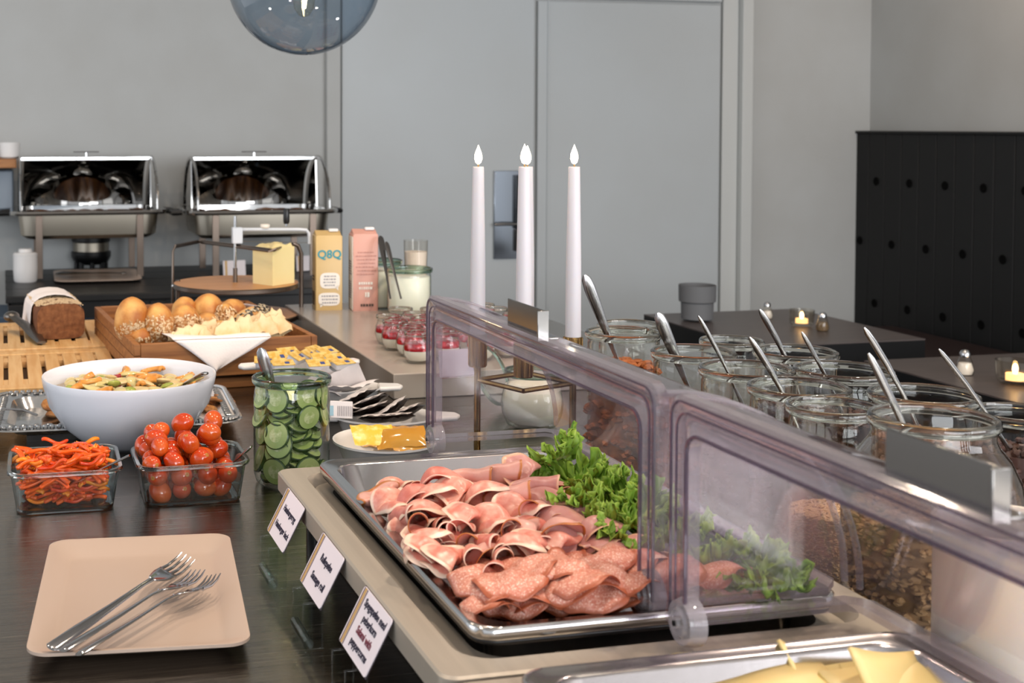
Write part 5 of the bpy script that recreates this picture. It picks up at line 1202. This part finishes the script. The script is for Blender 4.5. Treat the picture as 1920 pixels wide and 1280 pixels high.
# ---------------------------------------------------------------- lettuce
letm = mat('lettuce_leaf', '55831f', .4, col2='93b548', scale=16, sss=.1, pos=(.35, .7), spec=.3)
letl = mat('lettuce_rib', 'b5cf83', .35)
def leaf(seed, rx=.070, ry=.050):
    r_ = random.Random(seed); p1, p2, p3 = (r_.uniform(0, 6) for _ in range(3)); so = Vector((seed * 1.7, seed * .9, 0))
    def f(a, b):
        th = (a - .5) * 2 * PI * .80; q = b ** .85; e = max(0, b - .30) / .70
        x = rx * q * math.cos(th) + rx * .3; y = ry * q * math.sin(th)
        n1 = noise.noise(Vector((math.cos(th) * 4.5, math.sin(th) * 4.5, b * 1.2)) + so); n2 = noise.noise(Vector((math.cos(th) * 11, math.sin(th) * 11, b * 2.2)) + so); n3 = noise.noise(Vector((math.cos(th) * 24, math.sin(th) * 24, b * 4)) + so)
        z = .022 * q * q + e * (.030 * n1 + .024 * n2 + .012 * n3)
        m1 = noise.noise(Vector((math.cos(th) * 12, math.sin(th) * 12, b * 2 + 7)) + so); m2 = noise.noise(Vector((math.cos(th) * 22, math.sin(th) * 22, b * 3 + 17)) + so)
        x += e * (.014 * m1 + .009 * m2); y += e * (.014 * m2 - .010 * m1); return (x, y, z)
    mb = MB(); mb.grid(f, 190, 20); o_ = mb.build('lettuce_leaf', letm, angle=180, solid=.0006)
    rib = MB().tube([(rx * .2, 0, -.001), (rx * .5, 0, .002), (rx * .9, 0, .010)], [.005, .0035, .001], 6, flat=.5); rb_ = rib.build('midrib', letl, o_)
    return o_
lv = [(1030, 838, .050, -1.2, -.9, 'leaf of curly lettuce standing highest at the far end'), (1060, 868, .038, -.6, -.5, 'curly lettuce leaf just below the highest one'), (1010, 880, .020, 2.4, .3, 'pale curly lettuce leaf at the left of the lettuce'), (1095, 890, .036, -.3, -.5, 'broad ruffled lettuce leaf in the middle'),
      (1085, 915, .026, -2.2, -.4, 'dark ruffled lettuce leaf facing the ham'), (1130, 915, .032, .1, -.5, 'ruffled lettuce leaf right of the broad one'), (1150, 945, .024, -1.9, -.4, 'low curly lettuce leaf near the cover post'), (1180, 935, .026, -.2, -.5, 'curly lettuce leaf touching the cover post'),
      (1240, 1000, .018, -.4, -.3, 'lettuce leaf just right of the post seen through plastic'), (1310, 1040, .016, -.5, -.3, 'lettuce leaf in the middle seen through plastic'), (1370, 1060, .012, -.2, -.2, 'light green lettuce leaf seen through plastic'), (1410, 1085, .008, -.9, -.2, 'rightmost lettuce leaf under the plastic cover'), (1180, 975, .014, -2.4, -.3, 'small lettuce leaf poking out by the grey-pink ham')]
for i, (u, v, h, az, tl, lb) in enumerate(lv):
    o_ = leaf(i * 7 + 1); p = P(u, v + (44 if u < 1200 else 16), .110 + h * .45); o_.location = p; o_.rotation_euler = (0.3 * math.sin(i * 2), tl * .8, az); s_ = .56 if i != 0 else .6; o_.scale = (s_, s_, s_); tag(o_, lb, 'lettuce')
# ---------------------------------------------------------------- cheese slices in the near pan
cm = mat('sliced_cheese', 'ecd38c', .38, col2='f0dca2', scale=8, sss=.12)
def chs(u, v, h, sx, sy, az, rx, ry, lb):
    p = P(u, v, .110 + h); mb = MB(); mb.grid(lambda a, b: ((a - .5) * sx, (b - .5) * sy, .004 * math.sin(a * 4 + u)), 8, 6)
    o_ = mb.build('cheese_slice', cm, solid=.003, loc=p); o_.rotation_euler = (rx, ry, az); return tag(o_, lb, 'cheese slice')
chs(1530, 1262, -.018, .05, .05, .3, .7, .3, 'pointed cheese slice corner sticking up in the near pan')
chs(1575, 1278, -.020, .09, .07, .1, .45, .1, 'flat pale cheese slice right of the pointed corner')
chs(1480, 1285, -.022, .09, .07, -.1, .4, 0, 'pale cheese slice left of the pointed corner')
chs(1395, 1290, -.024, .09, .07, .2, .3, 0, 'cheese slice lying at the left of the near pan')
chs(1300, 1296, -.026, .09, .07, .1, .3, 0, 'leftmost cheese slice visible in the near pan')
chs(1680, 1282, -.014, .07, .05, .2, .8, .2, 'rightmost cheese slice in the near pan')
chs(1700, 1310, -.020, .09, .08, .1, .3, 0, 'cheese slice below the rightmost one'); chs(1500, 1330, -.022, .1, .09, .1, .2, 0, 'large cheese slice at the bottom picture edge')
for k_ in range(4): chs(1250 + k_ * 120, 1360, -.028, .10, .10, k_ * .3, .1, 0, 'cheese slice in the bottom layer of the near pan')['group'] = 'bottom cheese slices'
# ================================================================ roll-top plastic covers
bossm = thin_glass('hinge_boss_plastic', (.80, .78, .80), (.45, .40, .46), rough=.05, haze=.30, hazecol=(.62, .58, .6))
lilac = thin_glass('lilac_polycarbonate', (.42, .34, .44), (.75, .70, .74), rough=.05, haze=.12, hazecol=(.45, .38, .46))
def cover(yc_, label, steelh=True):
    t = thing('rolltop_cover', label, 'food cover', (.512, yc_, ZC + .122)); HL = .292; R = .165
    def shell(R_, a0, a1, L_, nm, zo=0):
        mb = MB(); n_ = 28
        mb.grid(lambda a, b: (R_ * math.cos(math.radians(a0 + (a1 - a0) * b)), (a - .5) * 2 * L_, zo + R_ * math.sin(math.radians(a0 + (a1 - a0) * b))), 2, n_)
        for s in (-1, 1):
            pr = [(0, zo)] + [(R_ * math.cos(math.radians(a0 + (a1 - a0) * k / 20)), zo + R_ * math.sin(math.radians(a0 + (a1 - a0) * k / 20))) for k in range(21)]
            mb.add([(p[0], s * L_, p[1]) for p in pr], [tuple(range(22))])
        return mb.build(nm, acryl, t, angle=30)
    shell(R - .006, 0, 88, HL - .008, 'rear_shell'); shell(R, 4, 91, HL, 'front_shell')
    # standing three-sided frame of the opened front half
    def path(q):                                            # U path, q inset from the outer edge
        rc = .016; A_, B_ = HL - q, R + .006 - q; pts = [(-A_, -.004), (-A_, B_ * .5)]
        for k in range(7): an = PI - PI / 2 * k / 6; pts.append((-A_ + rc + rc * math.cos(an), B_ - rc + rc * math.sin(an)))
        for k in range(7): an = PI / 2 - PI / 2 * k / 6; pts.append((A_ - rc + rc * math.cos(an), B_ - rc + rc * math.sin(an)))
        return pts + [(A_, B_ * .5), (A_, -.004)]
    fr_ = MB(); fw = .027
    prof = [(0, -.004), (0, .005), (.003, .006), (.012, .001), (.020, .001), (fw, .006), (fw, -.006), (.020, -.003), (.012, -.003), (.003, -.007)]
    rows = [path(q) for q, _ in prof]; np_ = len(rows[0])
    fr_.add([(prof[j][1] - .002, p[0], p[1]) for j in range(len(prof)) for p in rows[j]], [(j * np_ + i, j * np_ + i + 1, ((j + 1) % len(prof)) * np_ + i + 1, ((j + 1) % len(prof)) * np_ + i) for j in range(len(prof)) for i in range(np_ - 1)])
    fo = fr_.build('opening_frame', acrylf, t)
    rd = MB()
    for q, rr_ in ((.004, .0014), (.012, .0010), (fw, .0017)):
        rd.tube([(-.008, p[0], p[1]) for p in path(q)], rr_, 6)
    rd.build('moulded_ridge', lilac, fo)
    for s in (-1, 1):
        arc = [(R * math.cos(math.radians(a_)), s * HL, R * math.sin(math.radians(a_))) for a_ in range(0, 92, 6)]
        MB().tube(arc, .0028, 6, flat=1.).build('curved_edge', acrylf, t)
        M = T(-.004, s * (HL - .022), -.004) @ RY(PI / 2)
        MB().lathe([(0, -.010), (.004, -.010), (.005, -.008), (.010, -.008), (.012, -.006), (.017, -.006), (.019, .0), (.019, .008), (0, .008)], 28, M).build('hinge_boss', bossm, t)
        MB().cyl(.0022, -.011, .006, 10, M).build('hinge_pin', black, t)
    fl_ = MB(); op = [(-.010, -HL), (.150, -HL), (.166, -HL + .016), (.166, HL - .016), (.150, HL), (-.010, HL)]; ip = [(-.010, -HL + .018), (.142, -HL + .018), (.148, -HL + .024), (.148, HL - .024), (.142, HL - .018), (-.010, HL - .018)]
    for z_ in (-.010, -.004): fl_.add([(x, y, z_) for x, y in op + ip], [(i, i + 1, i + 7, i + 6) for i in range(5)])
    fl_.add([(x, y, z_) for z_ in (-.010, -.004) for x, y in op], [(i, i + 1, i + 7, i + 6) for i in range(5)])
    fl_.build('base_flange', acrylf, t)
    hd = MB(); hd.box((.002, .0, R + .018), (.0025, .094, .028), RY(.0)); hd.box((.009, 0, R + .004), (.016, .094, .0022)); hd.box((.0, -.0475, R + .017), (.012, .0022, .030))
    hd.build('steel_handle', mat('handle_steel', '85827f', .12, 1.), t, bevel=.0006); return t
cover(1.233, 'clear plastic roll-top cover, opened, over the ham pan'); cover(.629, 'clear plastic roll-top cover, opened, over the cheese pan at right')
# ================================================================ name cards
def name_card(tl, bl, br, lines, label, size, zt=.092, zb=.034, x_top=None):
    a_ = P(*tl, .092); w_ = .084; hh = .052; al = .48
    t = thing('name_card', label, 'sign', (.2845, a_.y - w_ / 2, ZC))
    M = Matrix(((0, math.sin(al), -math.cos(al), 0), (-1, 0, 0, 0), (0, math.cos(al), math.sin(al), .047), (0, 0, 0, 1)))
    cc = MB().loops([(w_ / 2, hh / 2, .003, -.0004), (w_ / 2, hh / 2, .003, .0004)], 3, M @ T(0, hh / 2, 0), capb=True, capt=True); cc = cc.build('card', mat('card_white', 'ece2e8', .45), t)
    MB().box((0, hh / 2, -.0009), (w_ + .001, hh + .001, .0008), M).build('card_edge', mat('card_edge_dark', '3a3038', .6), t)
    gd = mat('gold_print', 'c9a15d', .5); MB().box((-w_ / 2 + .0075, hh / 2, .0006), (.0042, hh - .001, .0003), M).build('gold_stripe', gd, cc)
    MB().box((-w_ / 2 + .0035, hh / 2, .0006), (.0012, hh - .001, .0003), M).build('brown_stripe', mat('brown_print', '5d4350', .5), cc); MB().box((-w_ / 2 + .0118, hh / 2, .0006), (.0012, hh - .001, .0003), M).build('brown_stripe', mat('brown_print', '5d4350', .5), cc)
    n_ = len(lines)
    for k_, (tx, it) in enumerate(lines):
        text(tx, size, ink if it != 2 else mat('red_ink', '6e2a3a', .6), cc, M @ T(.006, hh / 2 + (n_ / 2 - k_ - .72) * hh / (n_ + .6) * .96, .0006), bold=.00022, align='CENTER')
    for yy in (-.022, .022): MB().box((-.002, yy, .024), (.020, .003, .046)).build('clear_foot', boxglass, t, bevel=.001)
    MB().tube([(-.008, -.030, .010), (-.008, .030, .010)], .005, 10).build('clear_bar', boxglass, t)
    return t
name_card((541, 915), (503, 990), (523, 1025), [('Hamburgerryg', 1), ('Hamburger back', 0)], 'name card reading Hamburgerryg, farthest of the three cards', .0092)
name_card((607, 999), (562, 1083), (592, 1138), [('Rullep\u00f8lse', 1), ('Sausage roll', 0)], 'name card reading Sausage roll, middle of the three cards', .0100)
name_card((680, 1100), (630, 1193), (683, 1268), [('Spegep\u00f8lse med', 1), ('peberkorn', 1), ('Salami with', 2), ('peppercorns', 0)], 'name card reading Spegepolse med peberkorn, nearest of the three cards', .0094)
# ================================================================ storage jars on the right
alm = mat('almond_skin', 'a85f2b', .6, col2='8a4a20', scale=120); oat = mat('oat_flake', 'd2b184', .7, col2='bd9868', scale=90); nut = mat('brown_cereal', 'b58f62', .7, col2='94714a', scale=80); dkc = mat('dark_muesli', '5a3b2c', .6, col2='6e4b38', scale=60); raisin = mat('raisin', '3a201a', .5); flk = mat('pale_muesli', 'c3ab85', .7, col2='a98d66', scale=90)
def fill_pieces(loc, r, z0, z1, m, label, d, n_, cat, shape=lambda q: 1.):
    mb = MB(); rr_ = random.Random(int(r * 1e5) + n_)
    mb.lathe([(0, z0)] + [(r * .95 * shape(k / 6), z0 + (z1 - z0 - .003) * k / 6) for k in range(7)] + [(0, z1 - .003)], 28)
    for i in range(n_):
        an = rr_.uniform(0, 2 * PI); 
        if rr_.random() < .8: q = rr_.random(); x_, y_, z_ = r * .96 * shape(q) * math.cos(an), r * .96 * shape(q) * math.sin(an), z0 + (z1 - z0) * q
        else: q = math.sqrt(rr_.random()) * r * .95 * shape(1); x_, y_, z_ = q * math.cos(an), q * math.sin(an), z1
        R_ = Matrix.Rotation(rr_.uniform(0, 6), 3, 'Z') @ Matrix.Rotation(rr_.uniform(0, 6), 3, 'X')
        mb.ell((x_, y_, z_), d, R_, 6, 4)
    return tag(mb.build('dry_filling', m, loc=loc), label, cat, kind='stuff')
JZ = .200
def rjar(u, v, w_, z, label, m, lbl2, z1, d, n_, cat, body=None, shape='cyl', sp=None, gm=None):
    p = P(u, v, z); dd = (p - CAM).dot(fwd); r = w_ / 2 / F * dd; loc = Vector((p.x, p.y, ZC)); hg = z
    jar(loc, label, r, hg, body or r * .93, shape, 'storage jar')
    br = (body or r * .93)
    if m: fill_pieces(loc, br * .95, .005, z1, m, lbl2, d, n_, cat, (lambda q: 1.) if shape == 'cyl' else (lambda q: math.sin(.75 + q * .95)))
    return loc, r
L = {}
L[1] = rjar(1168, 620, 140, JZ, 'storage jar of almonds, farthest left beside the right candle', alm, 'brown almonds in the farthest left storage jar', .150, (.011, .006, .005), 260, 'almonds')
L[12] = rjar(1180, 606, 120, JZ, 'storage jar directly behind the almond jar', flk, 'pale flakes in the jar behind the almonds', .07, (.005, .004, .001), 200, 'cereal')
L[2] = rjar(1300, 656, 156, JZ, 'storage jar with a wide spoon, second from the left in front', alm, 'brown nuts low in the second storage jar', .125, (.011, .006, .005), 220, 'almonds')
L[3] = rjar(1400, 688, 176, JZ, 'large storage jar in the centre of the front row', dkc, 'dark muesli in the large centre jar', .12, (.006, .004, .002), 350, 'cereal')
L[4] = rjar(1372, 636, 118, JZ, 'storage jar at the back, left of the brown-filled one', raisin, 'raisins in the back left storage jar', .10, (.006, .004, .003), 200, 'raisins')
L[5] = rjar(1492, 656, 155, JZ, 'storage jar at the back behind the large centre jar', raisin, 'raisins in the back centre storage jar', .13, (.006, .004, .003), 260, 'raisins')
L[6] = rjar(1498, 722, 188, JZ, 'storage jar right of the large centre jar, curved spoon inside', dkc, 'red-brown cereal in the jar right of centre', .125, (.007, .005, .003), 320, 'cereal')
L[7] = rjar(1582, 690, 182, JZ, 'storage jar in the back row right of centre', raisin, 'dark dried fruit in the back row jar', .14, (.007, .005, .004), 260, 'dried fruit')
L[8] = rjar(1732, 735, 198, JZ, 'storage jar in the back row behind the big bulbous one', dkc, 'dark cereal in the jar behind the bulbous one', .15, (.007, .005, .003), 300, 'cereal')
L[9] = rjar(1562, 758, 170, JZ, 'narrow storage jar left of the big bulbous one', oat, 'fine pale seeds in the jar left of the bulbous one', .085, (.0034, .0016, .0013), 2600, 'seeds')
L[10] = rjar(1750, 778, 232, .231, 'big bulbous storage jar in the foreground right', nut, 'large brown cereal pieces in the big bulbous jar', .140, (.0065, .0036, .0026), 1700, 'cereal', body=.080, shape='bulb')
L[11] = rjar(1912, 770, 170, .19, 'dark-filled storage jar cut by the right picture edge', raisin, 'dark filling of the jar at the right picture edge', .15, (.006, .005, .004), 260, 'raisins')
def tipof(k, dx=0, dy=0, z=.06): q = L[k][0]; return Vector((q.x + dx, q.y + dy, ZC + z))
def sp(k, u, v, label, w_=.006, dy=0., curve=.0, **kw):
    top = PY(u, v, L[k][0].y + dy); tp = tipof(k, .02, 0, .09); spoon(tp, top, label, w_, curve=curve, **kw)
sp(1, 1096, 515, 'flat broad spoon handle in the almond jar next to the right candle', .0085)
sp(2, 1233, 586, 'flat broad spoon handle in the second storage jar', .0085)
sp(3, 1309, 592, 'thin spoon handle seen edge-on in the large centre jar', .003, curve=.006)
sp(5, 1424, 580, 'curved spoon handle in the back jar behind the centre', .0045, curve=.010)
sp(6, 1405, 632, 'dark curved spoon handle in the jar right of centre', .004, curve=.010)
sp(7, 1503, 622, 'short thin spoon handle in the back row jar', .003, curve=.006)
sp(8, 1620, 614, 'long bent spoon handle behind the bulbous jar', .004, curve=.010)
sp(10, 1628, 662, 'thin spoon handle in the big bulbous jar', .004, curve=.008)
sp(11, 1760, 654, 'thin spoon handle in the jar behind the bulbous one at right', .003, curve=.008)
# ribbed white container
pc_ = camf(.520, .98); wc = thing('ribbed_container', 'white ribbed plastic container at the right edge in front of the cereal', 'container', pc_)
mb = MB(); n_ = 120
mb.v = [((.050 + (.0006 if i % 2 else 0)) * k * math.cos(2 * PI * i / n_), (.050 + (.0006 if i % 2 else 0)) * k * math.sin(2 * PI * i / n_), z_) for k, z_ in ((.92, 0), (1, .006), (1, .188), (1.03, .190), (1.03, .200), (.96, .200), (.95, .10)) for i in range(n_)]
mb.f = [(j * n_ + i, j * n_ + (i + 1) % n_, (j + 1) * n_ + (i + 1) % n_, (j + 1) * n_ + i) for j in range(6) for i in range(n_)]; mb.mi = [0] * len(mb.f)
mb.build('container_body', mat('translucent_white_plastic', 'd6cdc4', .3, sss=.3), wc, angle=60)
tag(MB().lathe([(0, .01), (.046, .01), (.047, .13), (0, .132)], 28).build('milk_filling', yog, loc=pc_), 'white yogurt in the ribbed container', 'yogurt')
# salad tongs hanging at the edge
tg2 = thing('serving_tongs', 'polished serving tongs standing at the right picture edge', 'tongs', camf(.6, 1.09))
for k_ in range(4):
    MB().tube([(.004 + k_ * .006, 0, .0), (.004 + k_ * .007, 0, .12), (-.002 + k_ * .009, 0, .215), (.006 + k_ * .008, 0, .235)], .0022, 8).build('wire_arm', chrome, tg2)
